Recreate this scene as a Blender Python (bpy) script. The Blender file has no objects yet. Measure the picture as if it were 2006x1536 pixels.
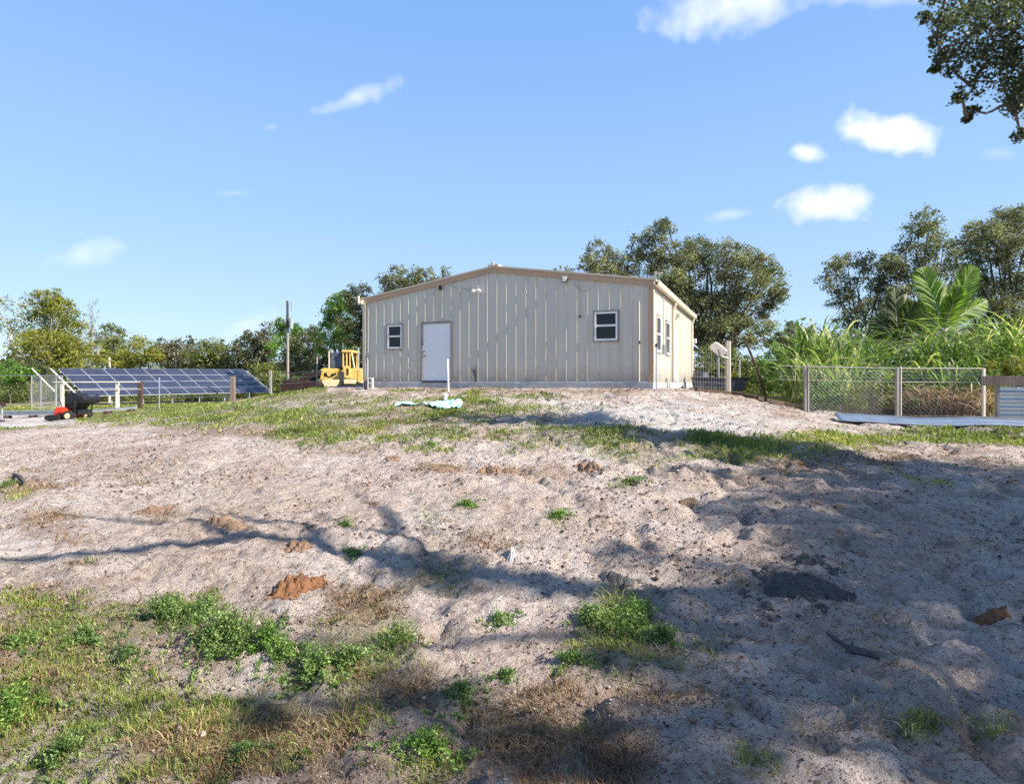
import bpy, math, random
import numpy as np
from mathutils import Vector, Matrix
R = math.radians
S = bpy.context.scene
COL = S.collection
random.seed(7); rng = np.random.default_rng(11)

# ------------------------------------------------------------------ camera, sky, sun, exposure
F = 1163.0; CX = 1003.0; HY = 749.0; E = 1.6          # focal length, centre, horizon (photo pixels), eye height
SUN_AZ = R(-24.7); SUN_EL = R(37.0)                    # azimuth from +X towards +Y
cam = bpy.data.objects.new('camera', bpy.data.cameras.new('camera')); COL.objects.link(cam)
cam.location = (0, 0, E); cam.rotation_euler = (R(90), 0, 0)
cam.data.sensor_width = 36; cam.data.lens = F / 2006 * 36
cam.data.shift_y = -(768 - HY) / 2006; cam.data.clip_end = 3000; cam.data.clip_start = 0.05
S.camera = cam
S.view_settings.view_transform = 'Standard'; S.view_settings.look = 'None'
S.view_settings.exposure = 1.12; S.view_settings.gamma = 1.0
S.cycles.max_bounces = 6; S.cycles.transparent_max_bounces = 8

W = bpy.data.worlds.new('World'); S.world = W; W.use_nodes = True
wt = W.node_tree; wn = wt.nodes; wn.clear()
def wnode(t, **k):
    n = wn.new(t)
    for a, b in k.items(): setattr(n, a, b)
    return n
def wmath(op, a, b=None, c=None, clamp=False):
    n = wnode('ShaderNodeMath', operation=op, use_clamp=clamp)
    for i, v in enumerate((a, b, c)):
        if v is None: continue
        if isinstance(v, (int, float)): n.inputs[i].default_value = v
        else: wt.links.new(v, n.inputs[i])
    return n.outputs[0]
sky = wnode('ShaderNodeTexSky', sky_type='NISHITA', sun_disc=False, sun_elevation=SUN_EL,
            sun_rotation=R(90) - SUN_AZ, air_density=1.0, dust_density=0.25, ozone_density=2.6, altitude=0)
tcw = wnode('ShaderNodeTexCoord'); sep = wnode('ShaderNodeSeparateXYZ')
wt.links.new(tcw.outputs['Generated'], sep.inputs[0])
ysafe = wmath('MAXIMUM', sep.outputs[1], 0.02)
uu = wmath('DIVIDE', sep.outputs[0], ysafe); vv = wmath('DIVIDE', sep.outputs[2], ysafe)
nz = wnode('ShaderNodeTexNoise'); nz.inputs['Scale'].default_value = 9; nz.inputs['Detail'].default_value = 7; nz.inputs['Roughness'].default_value = 0.55
wt.links.new(tcw.outputs['Generated'], nz.inputs['Vector'])
nz2 = wnode('ShaderNodeTexNoise'); nz2.inputs['Scale'].default_value = 34; nz2.inputs['Detail'].default_value = 5
wt.links.new(tcw.outputs['Generated'], nz2.inputs['Vector'])
nn = wmath('ADD', wmath('MULTIPLY', wmath('SUBTRACT', nz.outputs[0], 0.5), 2.6), wmath('MULTIPLY', wmath('SUBTRACT', nz2.outputs[0], 0.5), 1.6))
CL = [(690, 194, 100, 22, -20, .62, 1.0), (1742, 262, 122, 40, 6, 1.0, 2.2), (1577, 297, 44, 24, 0, .9, 1.6),
      (1600, 402, 100, 40, -3, .95, 1.3), (168, 495, 80, 32, -8, .62, .8), (1440, 8, 170, 52, -8, .85, .9),
      (495, 632, 65, 24, -20, .6, .8), (1425, 420, 50, 12, -5, .4, .8), (458, 378, 44, 8, -3, .28, .8),
      (1700, -6, 200, 22, 0, .5, .8), (530, 248, 16, 8, 0, .2, 1), (1950, 300, 60, 16, 0, .25, .8), (1250,560,300,20,0,.18,.6)]
acc = None
for (cx, cy, rx, ry, rot, inten, sharp) in CL:
    a = wmath('SUBTRACT', uu, (cx - CX) / F); b = wmath('SUBTRACT', vv, (HY - cy) / F)
    ca, sa = math.cos(R(rot)), math.sin(R(rot))
    p = wmath('ADD', wmath('MULTIPLY', a, ca), wmath('MULTIPLY', b, -sa))
    q = wmath('ADD', wmath('MULTIPLY', a, sa), wmath('MULTIPLY', b, ca))
    p = wmath('DIVIDE', p, rx / F); q = wmath('DIVIDE', q, ry / F)
    d = wmath('SQRT', wmath('ADD', wmath('MULTIPLY', p, p), wmath('MULTIPLY', q, q)))
    m = wmath('ADD', wmath('SUBTRACT', 1.0, d), wmath('MULTIPLY', nn, 0.85))
    m = wmath('MULTIPLY', m, 0.85 * sharp ** .6, clamp=True)
    m = wmath('MULTIPLY', m, inten)
    acc = m if acc is None else wmath('MAXIMUM', acc, m)
acc = wmath('MULTIPLY', acc, wmath('GREATER_THAN', sep.outputs[1], 0.05))
hsv = wnode('ShaderNodeHueSaturation'); hsv.inputs['Saturation'].default_value = 1.0; hsv.inputs['Value'].default_value = 1.0; hsv.inputs['Hue'].default_value = 0.5
wt.links.new(sky.outputs[0], hsv.inputs['Color'])
elev = wnode('ShaderNodeMapRange'); elev.inputs['From Min'].default_value = 0.0; elev.inputs['From Max'].default_value = 1.0
wt.links.new(sep.outputs[2], elev.inputs['Value'])
skr = wnode('ShaderNodeValToRGB'); ee = skr.color_ramp.elements
ee[0].position = 0.0; ee[0].color = (2.5, 3.25, 4.0, 1); ee[1].position = 1.0; ee[1].color = (1.0, 1.6, 2.9, 1)
for ps_, cc_ in ((.09, (2.15, 3.05, 4.1)), (.25, (1.65, 2.65, 4.15)), (.56, (.98, 1.95, 4.0)), (.75, (.78, 1.55, 3.45))):
    x_ = ee.new(ps_); x_.color = (*cc_, 1)
wt.links.new(elev.outputs[0], skr.inputs[0])
skm = wnode('ShaderNodeMixRGB'); skm.inputs[0].default_value = 0.85
wt.links.new(hsv.outputs[0], skm.inputs[1]); wt.links.new(skr.outputs[0], skm.inputs[2])
mixc = wnode('ShaderNodeMixRGB'); mixc.inputs['Color2'].default_value = (4.8, 4.95, 5.2, 1)
wt.links.new(acc, mixc.inputs['Fac']); wt.links.new(skm.outputs[0], mixc.inputs['Color1'])
bgn = wnode('ShaderNodeBackground'); bgn.inputs['Strength'].default_value = 0.115
wt.links.new(mixc.outputs[0], bgn.inputs['Color'])
wo = wnode('ShaderNodeOutputWorld'); wt.links.new(bgn.outputs[0], wo.inputs['Surface'])
SKYN = (hsv, mixc, bgn)

sl = bpy.data.lights.new('sun', 'SUN'); sl.energy = 5.0; sl.angle = R(0.53); sl.color = (1.0, 0.945, 0.86)
so = bpy.data.objects.new('sun', sl); COL.objects.link(so)
sdir = Vector((math.cos(SUN_AZ) * math.cos(SUN_EL), math.sin(SUN_AZ) * math.cos(SUN_EL), math.sin(SUN_EL)))
so.rotation_euler = sdir.to_track_quat('Z', 'Y').to_euler(); so.location = (30, -5, 30)

# ------------------------------------------------------------------ helpers
def tag(o, label=None, cat=None, group=None, kind=None):
    if label: o['label'] = label
    if cat: o['category'] = cat
    if group: o['group'] = group
    if kind: o['kind'] = kind
    return o
def empty(name, loc, rz=0, label=None, cat=None, group=None):
    o = bpy.data.objects.new(name, None); COL.objects.link(o); o.empty_display_size = 0.3
    o.location = loc; o.rotation_euler = (0, 0, rz)
    return tag(o, label, cat, group)
def hash3(ix, iy, seed):
    h = (ix.astype(np.int64) * 374761393 + iy.astype(np.int64) * 668265263 + seed * 974634777) & 0xffffffff
    h = ((h ^ (h >> 13)) * 1274126177) & 0xffffffff
    return ((h ^ (h >> 16)) & 0xffffff) / float(0xffffff)
def vnoise(x, y, seed=0):
    xi = np.floor(x); yi = np.floor(y); fx = x - xi; fy = y - yi
    fx = fx * fx * (3 - 2 * fx); fy = fy * fy * (3 - 2 * fy)
    a = hash3(xi, yi, seed); b = hash3(xi + 1, yi, seed); c = hash3(xi, yi + 1, seed); d = hash3(xi + 1, yi + 1, seed)
    return (a * (1 - fx) + b * fx) * (1 - fy) + (c * (1 - fx) + d * fx) * fy - 0.5
def fbm(x, y, s, oct=4, seed=0, gain=0.5):
    v = 0; a = 1.0
    for i in range(oct):
        ang = 0.6 * i + 0.3
        xr = x * math.cos(ang) - y * math.sin(ang); yr = x * math.sin(ang) + y * math.cos(ang)
        v = v + a * vnoise(xr / s + 17.3 * i, yr / s - 9.1 * i, seed + i); a *= gain; s *= 0.5
    return v
def np_mesh(name, V, Fc, mat, parent=None, attr=None, smooth=False):
    me = bpy.data.meshes.new(name)
    V = np.asarray(V, dtype=np.float32); Fc = np.asarray(Fc, dtype=np.int32)
    n, k = Fc.shape
    me.vertices.add(len(V)); me.vertices.foreach_set('co', V.ravel())
    me.loops.add(n * k); me.loops.foreach_set('vertex_index', Fc.ravel())
    me.polygons.add(n); me.polygons.foreach_set('loop_start', np.arange(0, n * k, k, dtype=np.int32))
    if smooth: me.polygons.foreach_set('use_smooth', np.ones(n, dtype=bool))
    if attr is not None:
        at = me.attributes.new('tint', 'FLOAT', 'FACE'); at.data.foreach_set('value', np.asarray(attr, dtype=np.float32))
    me.update(calc_edges=True); me.materials.append(mat)
    o = bpy.data.objects.new(name, me); COL.objects.link(o)
    if parent: o.parent = parent
    return o
class MB:
    def __init__(s): s.v = []; s.f = []
    def add(s, vs, fs):
        b = len(s.v); s.v += [tuple(v) for v in vs]; s.f += [tuple(b + i for i in f) for f in fs]; return s
    def box(s, x0, x1, y0, y1, z0, z1, m=None, tp=0.0):
        vs = [Vector(p) for p in ((x0, y0, z0), (x1, y0, z0), (x1, y1, z0), (x0, y1, z0),
              (x0 + tp, y0 + tp, z1), (x1 - tp, y0 + tp, z1), (x1 - tp, y1 - tp, z1), (x0 + tp, y1 - tp, z1))]
        if m is not None: vs = [m @ v for v in vs]
        return s.add(vs, [(0, 3, 2, 1), (4, 5, 6, 7), (0, 1, 5, 4), (1, 2, 6, 5), (2, 3, 7, 6), (3, 0, 4, 7)])
    def prism(s, poly, y0, y1, m=None):                 # outline in x,z pushed through y
        n = len(poly)
        vs = [Vector((p[0], y0, p[1])) for p in poly] + [Vector((p[0], y1, p[1])) for p in poly]
        if m is not None: vs = [m @ v for v in vs]
        return s.add(vs, [tuple(range(n)), tuple(range(2 * n - 1, n - 1, -1))] + [(i + n, (i + 1) % n + n, (i + 1) % n, i) for i in range(n)])
    def tube(s, pts, rad, n=8, cap=True):
        pts = [Vector(p) for p in pts]
        if not hasattr(rad, '__len__'): rad = [rad] * len(pts)
        b = len(s.v); up = None
        for i, p in enumerate(pts):
            d = (pts[min(i + 1, len(pts) - 1)] - pts[max(i - 1, 0)]).normalized()
            if up is None or abs(up.dot(d)) > 0.95: up = Vector((0, 0, 1)) if abs(d.z) < 0.9 else Vector((1, 0, 0))
            a = d.cross(up).normalized(); c = d.cross(a).normalized()
            for k in range(n):
                t = 2 * math.pi * k / n
                s.v.append(tuple(p + (a * math.cos(t) + c * math.sin(t)) * rad[i]))
        for i in range(len(pts) - 1):
            for k in range(n):
                q = b + i * n; s.f.append((q + k, q + (k + 1) % n, q + n + (k + 1) % n, q + n + k))
        if cap:
            s.f.append(tuple(b + k for k in range(n))[::-1]); q = b + (len(pts) - 1) * n; s.f.append(tuple(q + k for k in range(n)))
        return s
    def build(s, name, mat, parent=None, bevel=0.0, smooth=False):
        me = bpy.data.meshes.new(name); me.from_pydata(s.v, [], s.f); me.update(); me.materials.append(mat)
        if smooth:
            for p in me.polygons: p.use_smooth = True
        o = bpy.data.objects.new(name, me); COL.objects.link(o)
        if parent: o.parent = parent
        if bevel:
            bm = o.modifiers.new('bevel', 'BEVEL'); bm.width = bevel; bm.segments = 2; bm.limit_method = 'ANGLE'
        return o

# ------------------------------------------------------------------ materials
def mat(name, base, rough=0.6, metal=0.0, var=0.25, scale=4.0, bump=0.0, bscale=40.0, spec=0.4, second=None, streak=False, stain=None):
    m = bpy.data.materials.new(name); m.use_nodes = True; t = m.node_tree; N = t.nodes; p = N['Principled BSDF']
    p.inputs['Roughness'].default_value = rough; p.inputs['Metallic'].default_value = metal; p.inputs['Specular IOR Level'].default_value = spec
    tc = N.new('ShaderNodeTexCoord'); mp = N.new('ShaderNodeMapping'); t.links.new(tc.outputs['Object'], mp.inputs[0])
    if streak: mp.inputs['Scale'].default_value = (1, 1, 0.12)
    nz = N.new('ShaderNodeTexNoise'); nz.inputs['Scale'].default_value = scale; nz.inputs['Detail'].default_value = 6; nz.inputs['Roughness'].default_value = 0.65
    t.links.new(mp.outputs[0], nz.inputs['Vector'])
    rp = N.new('ShaderNodeMapRange'); rp.inputs['From Min'].default_value = 0.3; rp.inputs['From Max'].default_value = 0.7
    t.links.new(nz.outputs[0], rp.inputs['Value'])
    mx = N.new('ShaderNodeMixRGB'); t.links.new(rp.outputs[0], mx.inputs[0])
    c2 = second or tuple(min(1, c * (1 + var)) for c in base)
    c1 = base if second else tuple(c * (1 - var) for c in base)
    mx.inputs[1].default_value = (*c1, 1); mx.inputs[2].default_value = (*c2, 1)
    last = mx.outputs[0]
    if stain:
        n2 = N.new('ShaderNodeTexNoise'); n2.inputs['Scale'].default_value = scale * 0.35; n2.inputs['Detail'].default_value = 8; n2.inputs['Roughness'].default_value = 0.7
        t.links.new(mp.outputs[0], n2.inputs['Vector'])
        r2 = N.new('ShaderNodeMapRange'); r2.inputs['From Min'].default_value = 0.55; r2.inputs['From Max'].default_value = 0.75; r2.inputs['To Max'].default_value = 0.7
        t.links.new(n2.outputs[0], r2.inputs['Value'])
        m2 = N.new('ShaderNodeMixRGB'); t.links.new(r2.outputs[0], m2.inputs[0]); t.links.new(last, m2.inputs[1]); m2.inputs[2].default_value = (*stain, 1)
        last = m2.outputs[0]
    t.links.new(last, p.inputs['Base Color'])
    if bump:
        nb = N.new('ShaderNodeTexNoise'); nb.inputs['Scale'].default_value = bscale; nb.inputs['Detail'].default_value = 5
        t.links.new(mp.outputs[0], nb.inputs['Vector'])
        bp = N.new('ShaderNodeBump'); bp.inputs['Strength'].default_value = bump; bp.inputs['Distance'].default_value = 0.02
        t.links.new(nb.outputs[0], bp.inputs['Height']); t.links.new(bp.outputs[0], p.inputs['Normal'])
    return m
def leafmat(name, dark, light, trans=0.3, rough=0.55, third=None):
    m = bpy.data.materials.new(name); m.use_nodes = True; t = m.node_tree; N = t.nodes; p = N['Principled BSDF']
    at = N.new('ShaderNodeAttribute'); at.attribute_name = 'tint'
    cr = N.new('ShaderNodeValToRGB'); e = cr.color_ramp.elements
    e[0].position = 0.05; e[0].color = (*dark, 1); e[1].position = 0.8; e[1].color = (*light, 1)
    if third: x = e.new(0.98); x.color = (*third, 1)
    t.links.new(at.outputs['Fac'], cr.inputs[0]); t.links.new(cr.outputs[0], p.inputs['Base Color'])
    p.inputs['Roughness'].default_value = rough; p.inputs['Specular IOR Level'].default_value = 0.35
    tr = N.new('ShaderNodeBsdfTranslucent'); ml = N.new('ShaderNodeMixRGB'); ml.blend_type = 'MULTIPLY'; ml.inputs[0].default_value = 1
    ml.inputs[2].default_value = (1.5, 1.7, 0.8, 1); t.links.new(cr.outputs[0], ml.inputs[1]); t.links.new(ml.outputs[0], tr.inputs[0])
    ms = N.new('ShaderNodeMixShader'); ms.inputs[0].default_value = trans
    t.links.new(p.outputs[0], ms.inputs[1]); t.links.new(tr.outputs[0], ms.inputs[2]); t.links.new(ms.outputs[0], N['Material Output'].inputs[0])
    return m
M = {}
M['panel'] = mat('beige_steel', (0.56, 0.52, 0.44), 0.42, 0, 0.05, 1.5, spec=0.5, streak=True, stain=(0.47, 0.44, 0.36))
M['tan'] = mat('tan_trim', (0.42, 0.27, 0.165), 0.4, 0, 0.06, 3)
M['tanlight'] = mat('cream_and_lit_tan_trim', (0.62, 0.53, 0.4), 0.4, 0, 0.05, 3)  # also colours the sunlit edge of the tan rake trim
M['roof'] = mat('roof_steel', (0.5, 0.45, 0.37), 0.4, 0, 0.06, 2)
M['slab'] = mat('slab_concrete', (0.38, 0.38, 0.38), 0.9, 0, 0.2, 5, 0.3, 60, stain=(0.24, 0.22, 0.19))
M['white'] = mat('white_paint', (0.78, 0.78, 0.78), 0.45, 0, 0.04, 6)
M['doorwhite'] = mat('door_paint', (0.78, 0.78, 0.8), 0.5, 0, 0.03, 3)
M['pvc'] = mat('white_pvc', (0.74, 0.73, 0.7), 0.4, 0, 0.05, 6, stain=(0.5, 0.46, 0.4))
M['bronze'] = mat('bronze_trim', (0.25, 0.21, 0.19), 0.5, 0, 0.1, 5)
M['glass'] = mat('dark_glass', (0.012, 0.013, 0.014), 0.06, 0, 0.2, 2, spec=0.35)
M['blind'] = mat('window_blind', (0.12, 0.125, 0.13), 0.3, 0, 0.1, 3)
M['black'] = mat('black_plastic', (0.013, 0.013, 0.015), 0.45, 0, 0.3, 9)
M['dgrey'] = mat('dark_grey_plastic', (0.045, 0.05, 0.06), 0.5, 0, 0.3, 9)
M['chrome'] = mat('dull_metal', (0.3, 0.29, 0.27), 0.35, 0.9, 0.1, 9)
M['galv'] = mat('galvanised', (0.42, 0.44, 0.46), 0.45, 0.55, 0.15, 5, stain=(0.26, 0.25, 0.24))
M['corr'] = mat('corrugated_galvanised', (0.5, 0.54, 0.57), 0.27, 0.85, 0.12, 3, stain=(0.35, 0.36, 0.36))
M['wood'] = mat('weathered_wood', (0.2, 0.145, 0.115), 0.85, 0, 0.35, 5, 0.4, 40, streak=True)
M['woodgrey'] = mat('grey_wood', (0.27, 0.24, 0.215), 0.85, 0, 0.3, 6, 0.4, 40, streak=True)
M['wooddark'] = mat('dark_wood', (0.075, 0.045, 0.032), 0.85, 0, 0.4, 6, 0.5, 40)
M['woodpale'] = mat('pale_wood', (0.62, 0.55, 0.47), 0.8, 0, 0.15, 6, 0.3, 40, streak=True)
M['yellow'] = mat('machine_yellow', (0.72, 0.47, 0.12), 0.6, 0, 0.15, 3.5, stain=(0.42, 0.26, 0.12))
M['cream'] = mat('faded_cream_yellow', (0.72, 0.58, 0.34), 0.6, 0, 0.1, 3)
M['rust'] = mat('rusty_iron', (0.032, 0.014, 0.012), 0.85, 0, 0.4, 4, 0.4, 30, stain=(0.05, 0.025, 0.02))
M['track'] = mat('track_steel', (0.035, 0.03, 0.028), 0.75, 0.2, 0.4, 6, 0.4, 30)
M['red'] = mat('mower_red', (0.62, 0.045, 0.02), 0.35, 0, 0.08, 5)
M['rubber'] = mat('tyre_rubber', (0.018, 0.018, 0.02), 0.8, 0, 0.3, 12)
M['turq'] = mat('turquoise_plastic', (0.34, 0.6, 0.54), 0.5, 0, 0.15, 4, stain=(0.42, 0.6, 0.52))
M['bark'] = mat('oak_bark', (0.13, 0.105, 0.085), 0.95, 0, 0.35, 5, 0.8, 25, streak=True)
M['barkpale'] = mat('pale_bark', (0.4, 0.36, 0.31), 0.95, 0, 0.25, 6, 0.6, 25)
M['barkgrey'] = mat('dead_grey_wood', (0.22, 0.21, 0.22), 0.95, 0, 0.25, 6)
M['block'] = mat('cinder_block', (0.42, 0.4, 0.38), 0.95, 0, 0.15, 8, 0.5, 60)
M['clay'] = mat('orange_clay', (0.175, 0.08, 0.035), 0.95, 0, 0.5, 25, 1.0, 60, stain=(0.14, 0.055, 0.025))
M['dirt'] = mat('brown_dirt', (0.2, 0.125, 0.08), 0.95, 0, 0.4, 20, 1.0, 60, stain=(0.1, 0.06, 0.04))
M['darkdirt'] = mat('charred_wood', (0.075, 0.07, 0.068), 0.95, 0, 0.5, 20, 1.0, 60)
M['litter'] = leafmat('leaf_litter', (0.035, 0.022, 0.015), (0.2, 0.115, 0.06), 0.05, 0.8)
M['grass'] = leafmat('grass_blade', (0.07, 0.1, 0.02), (0.27, 0.3, 0.065), 0.35, third=(0.5, 0.4, 0.17))
M['dry'] = leafmat('dry_grass_blade', (0.09, 0.05, 0.03), (0.31, 0.2, 0.1), 0.22, third=(0.48, 0.36, 0.18))
M['weed'] = leafmat('weed_leaf', (0.05, 0.09, 0.02), (0.2, 0.29, 0.08), 0.3, third=(0.3, 0.38, 0.12))
M['clover'] = leafmat('clover_leaf', (0.06, 0.11, 0.03), (0.2, 0.29, 0.1), 0.3, third=(0.6, 0.58, 0.45))
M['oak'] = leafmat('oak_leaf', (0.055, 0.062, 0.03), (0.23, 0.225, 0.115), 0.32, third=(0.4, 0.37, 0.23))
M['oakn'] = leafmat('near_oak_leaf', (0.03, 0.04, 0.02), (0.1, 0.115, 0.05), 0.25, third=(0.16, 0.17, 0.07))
M['olive'] = leafmat('olive_leaf', (0.06, 0.08, 0.022), (0.22, 0.24, 0.07), 0.3, third=(0.27, 0.2, 0.08))
M['yel'] = leafmat('yellow_green_leaf', (0.09, 0.11, 0.018), (0.29, 0.28, 0.05), 0.35, third=(0.36, 0.27, 0.07))
M['bright'] = leafmat('bright_leaf', (0.045, 0.1, 0.016), (0.18, 0.3, 0.05), 0.35, third=(0.32, 0.4, 0.1))
M['dark'] = leafmat('dark_leaf', (0.035, 0.045, 0.02), (0.135, 0.14, 0.06), 0.25, third=(0.26, 0.2, 0.1))
M['greyl'] = leafmat('grey_brown_leaf', (0.08, 0.075, 0.045), (0.22, 0.2, 0.12), 0.25, third=(0.33, 0.27, 0.18))
M['cane'] = leafmat('cane_leaf', (0.045, 0.095, 0.02), (0.25, 0.33, 0.1), 0.38, third=(0.66, 0.6, 0.34))
M['palm'] = leafmat('palm_leaf', (0.05, 0.11, 0.016), (0.24, 0.36, 0.05), 0.4, third=(0.35, 0.32, 0.08))
M['palmdark'] = leafmat('dark_palm_leaf', (0.025, 0.045, 0.012), (0.09, 0.12, 0.025), 0.35, third=(0.16, 0.14, 0.05))
M['brush'] = leafmat('dead_brush', (0.09, 0.045, 0.03), (0.36, 0.23, 0.13), 0.2, third=(0.55, 0.42, 0.28))

def splash(m, z1, col, amt):      # rain-splashed soil along the foot of a wall
    t = m.node_tree; N = t.nodes; p = N['Principled BSDF']; src = p.inputs['Base Color'].links[0].from_socket
    tc = N.new('ShaderNodeTexCoord'); sx = N.new('ShaderNodeSeparateXYZ'); t.links.new(tc.outputs['Object'], sx.inputs[0])
    nz = N.new('ShaderNodeTexNoise'); nz.inputs['Scale'].default_value = 3.5; nz.inputs['Detail'].default_value = 8; t.links.new(tc.outputs['Object'], nz.inputs[0])
    a = N.new('ShaderNodeMath'); a.operation = 'MULTIPLY_ADD'; t.links.new(nz.outputs[0], a.inputs[0]); a.inputs[1].default_value = -0.7; t.links.new(sx.outputs[2], a.inputs[2])
    r = N.new('ShaderNodeMapRange'); r.inputs['From Min'].default_value = -0.35; r.inputs['From Max'].default_value = z1 - .3; r.inputs['To Min'].default_value = amt; r.inputs['To Max'].default_value = 0; t.links.new(a.outputs[0], r.inputs['Value'])
    x = N.new('ShaderNodeMixRGB'); t.links.new(r.outputs[0], x.inputs[0]); t.links.new(src, x.inputs[1]); x.inputs[2].default_value = (*col, 1); t.links.new(x.outputs[0], p.inputs['Base Color'])
splash(M['panel'], 0.45, (0.3, 0.23, 0.17), .6)

# ------------------------------------------------------------------ terrain
def pxd(px, D, d): return ((px - CX) / F * D, D, d)
CP = [(-4, 1, 1.6), (0, 1, 1.58), (4, 1, 1.6), (-9, 0, 1.65), (9, 0, 1.7), (0, -8, 1.7), (-15, -8, 1.75), (15, -8, 1.8), (0, -30, 1.8),
      (0, 3.2, 1.47), (0, 6, 1.2), (0, 10, .85), (0, 14, .55), (-1, 17, .3), (-3, 3.5, 1.5), (-3, 6, 1.28), (-3.5, 10, .98), (-4, 15, .6),
      (-8, 10, 1.33), (-12, 18, 1.38), (-7, 15, 1.0), (-7, 19, .62), (3, 3, 1.48), (3, 6, 1.17), (3, 9, .86), (3, 12, .62), (4, 15, .34),
      (6, 6, 1.33), (9.2, 10.6, 1.22), (6.5, 9, 1.12), (5.5, 12, .86), (7.5, 13, 1.0), (11.2, 13, 1.08), (12.2, 15, .99), (10.06, 16, .98), (8.4, 17, .82),
      (7.3, 20, .38), (4.3, 17.2, .21), (6.6, 17, .42), (-5.4, 21.3, .21), (0, 18.9, .2), (8.6, 26.5, .3), (-1, 31, .35), (2, 24, .2), (-7.6, 22, .3), (-10, 31, .62),
      pxd(130, 26, 1.65), pxd(275, 33, 1.45), pxd(455, 30, 1.11), pxd(530, 27, .766), pxd(623, 24, .27), (-30, 50, 1.8), (-30, 40, 1.75), (-22, 58, 1.75), (-10, 45, 1.2),
      (-40, 30, 1.8), (-30, 15, 1.7), (-20, 5, 1.7), (20, 5, 1.7), (25, 18, 1.3), (16, 24, 1.1), (20, 40, 1.3), (0, 60, 1.4), (30, 70, 1.6), (-60, 70, 1.85), (60, 40, 1.7), (-70, 10, 1.8), (60, -10, 1.8)]
for a in range(0, 360, 20):
    CP.append((150 * math.cos(R(a)), 150 * math.sin(R(a)), 1.75))
CP = np.array(CP, float)
def tpsk(r2): return np.where(r2 > 1e-9, r2 * np.log(r2 + 1e-12), 0.0)
_n = len(CP); _K = tpsk(((CP[:, None, :2] - CP[None, :, :2]) ** 2).sum(-1)) + np.eye(_n) * 0.02
_P = np.c_[np.ones(_n), CP[:, :2]]
_A = np.block([[_K, _P], [_P.T, np.zeros((3, 3))]])
_w = np.linalg.solve(_A, np.r_[E - CP[:, 2], np.zeros(3)])
def base_h(x, y):
    x = np.asarray(x, float); y = np.asarray(y, float); sh = x.shape; x = x.ravel(); y = y.ravel()
    out = _w[_n] + _w[_n + 1] * x + _w[_n + 2] * y
    for i in range(_n):
        out = out + _w[i] * tpsk((x - CP[i, 0]) ** 2 + (y - CP[i, 1]) ** 2)
    r = np.sqrt(x * x + y * y); k = np.clip((r - 90) / 60, 0, 1); k = k * k * (3 - 2 * k)
    return (out * (1 - k) + (E - 1.75) * k).reshape(sh)
def bdist(x, y):      # distance outside the building's footprint
    c, s = math.cos(R(-23.28)), math.sin(R(-23.28)); dx = x + 5.37; dy = y - 21.7
    lx = dx * c + dy * s; ly = -dx * s + dy * c
    return np.hypot(np.maximum(np.maximum(-lx, lx - 10.37), 0), np.maximum(np.maximum(-ly, ly - 9.96), 0))
def ground(x, y, fine=True):
    x = np.asarray(x, float); y = np.asarray(y, float)
    h = base_h(x, y); r = np.hypot(x, y)
    amp = np.clip(bdist(x, y) / 3, 0, 1)
    h = h + amp * (0.10 * fbm(x, y * 1.1, 2.3, 2, 3) + 0.04 * fbm(x, y, 0.8, 2, 31))
    if fine:
        k = np.clip(1.25 - r / 45, 0.1, 1)
        h = h + k * ((0.045 * fbm(x, y, 0.45, 3, 5, 0.6) + 0.042 * fbm(x, y, 0.12, 3, 25, 0.75)) * (0.4 + 1.2 * np.clip(fbm(x, y, 3.1, 2, 8) + 0.5, 0, 1)))
        dent = np.clip(vnoise(x / 0.21, y / 0.17, 77) - 0.16, 0, 1) * 0.08
        dent2 = np.clip(vnoise(x / 0.10 + 3, y / 0.09, 78) - 0.15, 0, 1) * 0.07
        rut = np.abs(fbm(x * 0.8 - y * 0.5, y * 0.9 + x * 0.35, 0.75, 3, 91))
        h = h - k * (dent + dent2) - k * 0.08 * np.clip(0.12 - rut, 0, 1) / 0.12 * np.clip((x + 2) / 3, 0.15, 1)
    return h
def gz(x, y): return float(ground(np.array([x]), np.array([y]))[0])
def gp(px, py):       # photo pixel to a point on the ground
    u = (px - CX) / F; v = (py - HY) / F
    ys = np.concatenate([np.arange(1.2, 30, 0.02), np.arange(30, 90, 0.1)])
    z = ground(u * ys, ys); ray = E - v * ys
    i = np.argmax(ray <= z) if (ray <= z).any() else len(ys) - 1
    return Vector((u * ys[i], ys[i], z[i]))
def P(px, py, D): return Vector(((px - CX) / F * D, D, E - (py - HY) / F * D))

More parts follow.
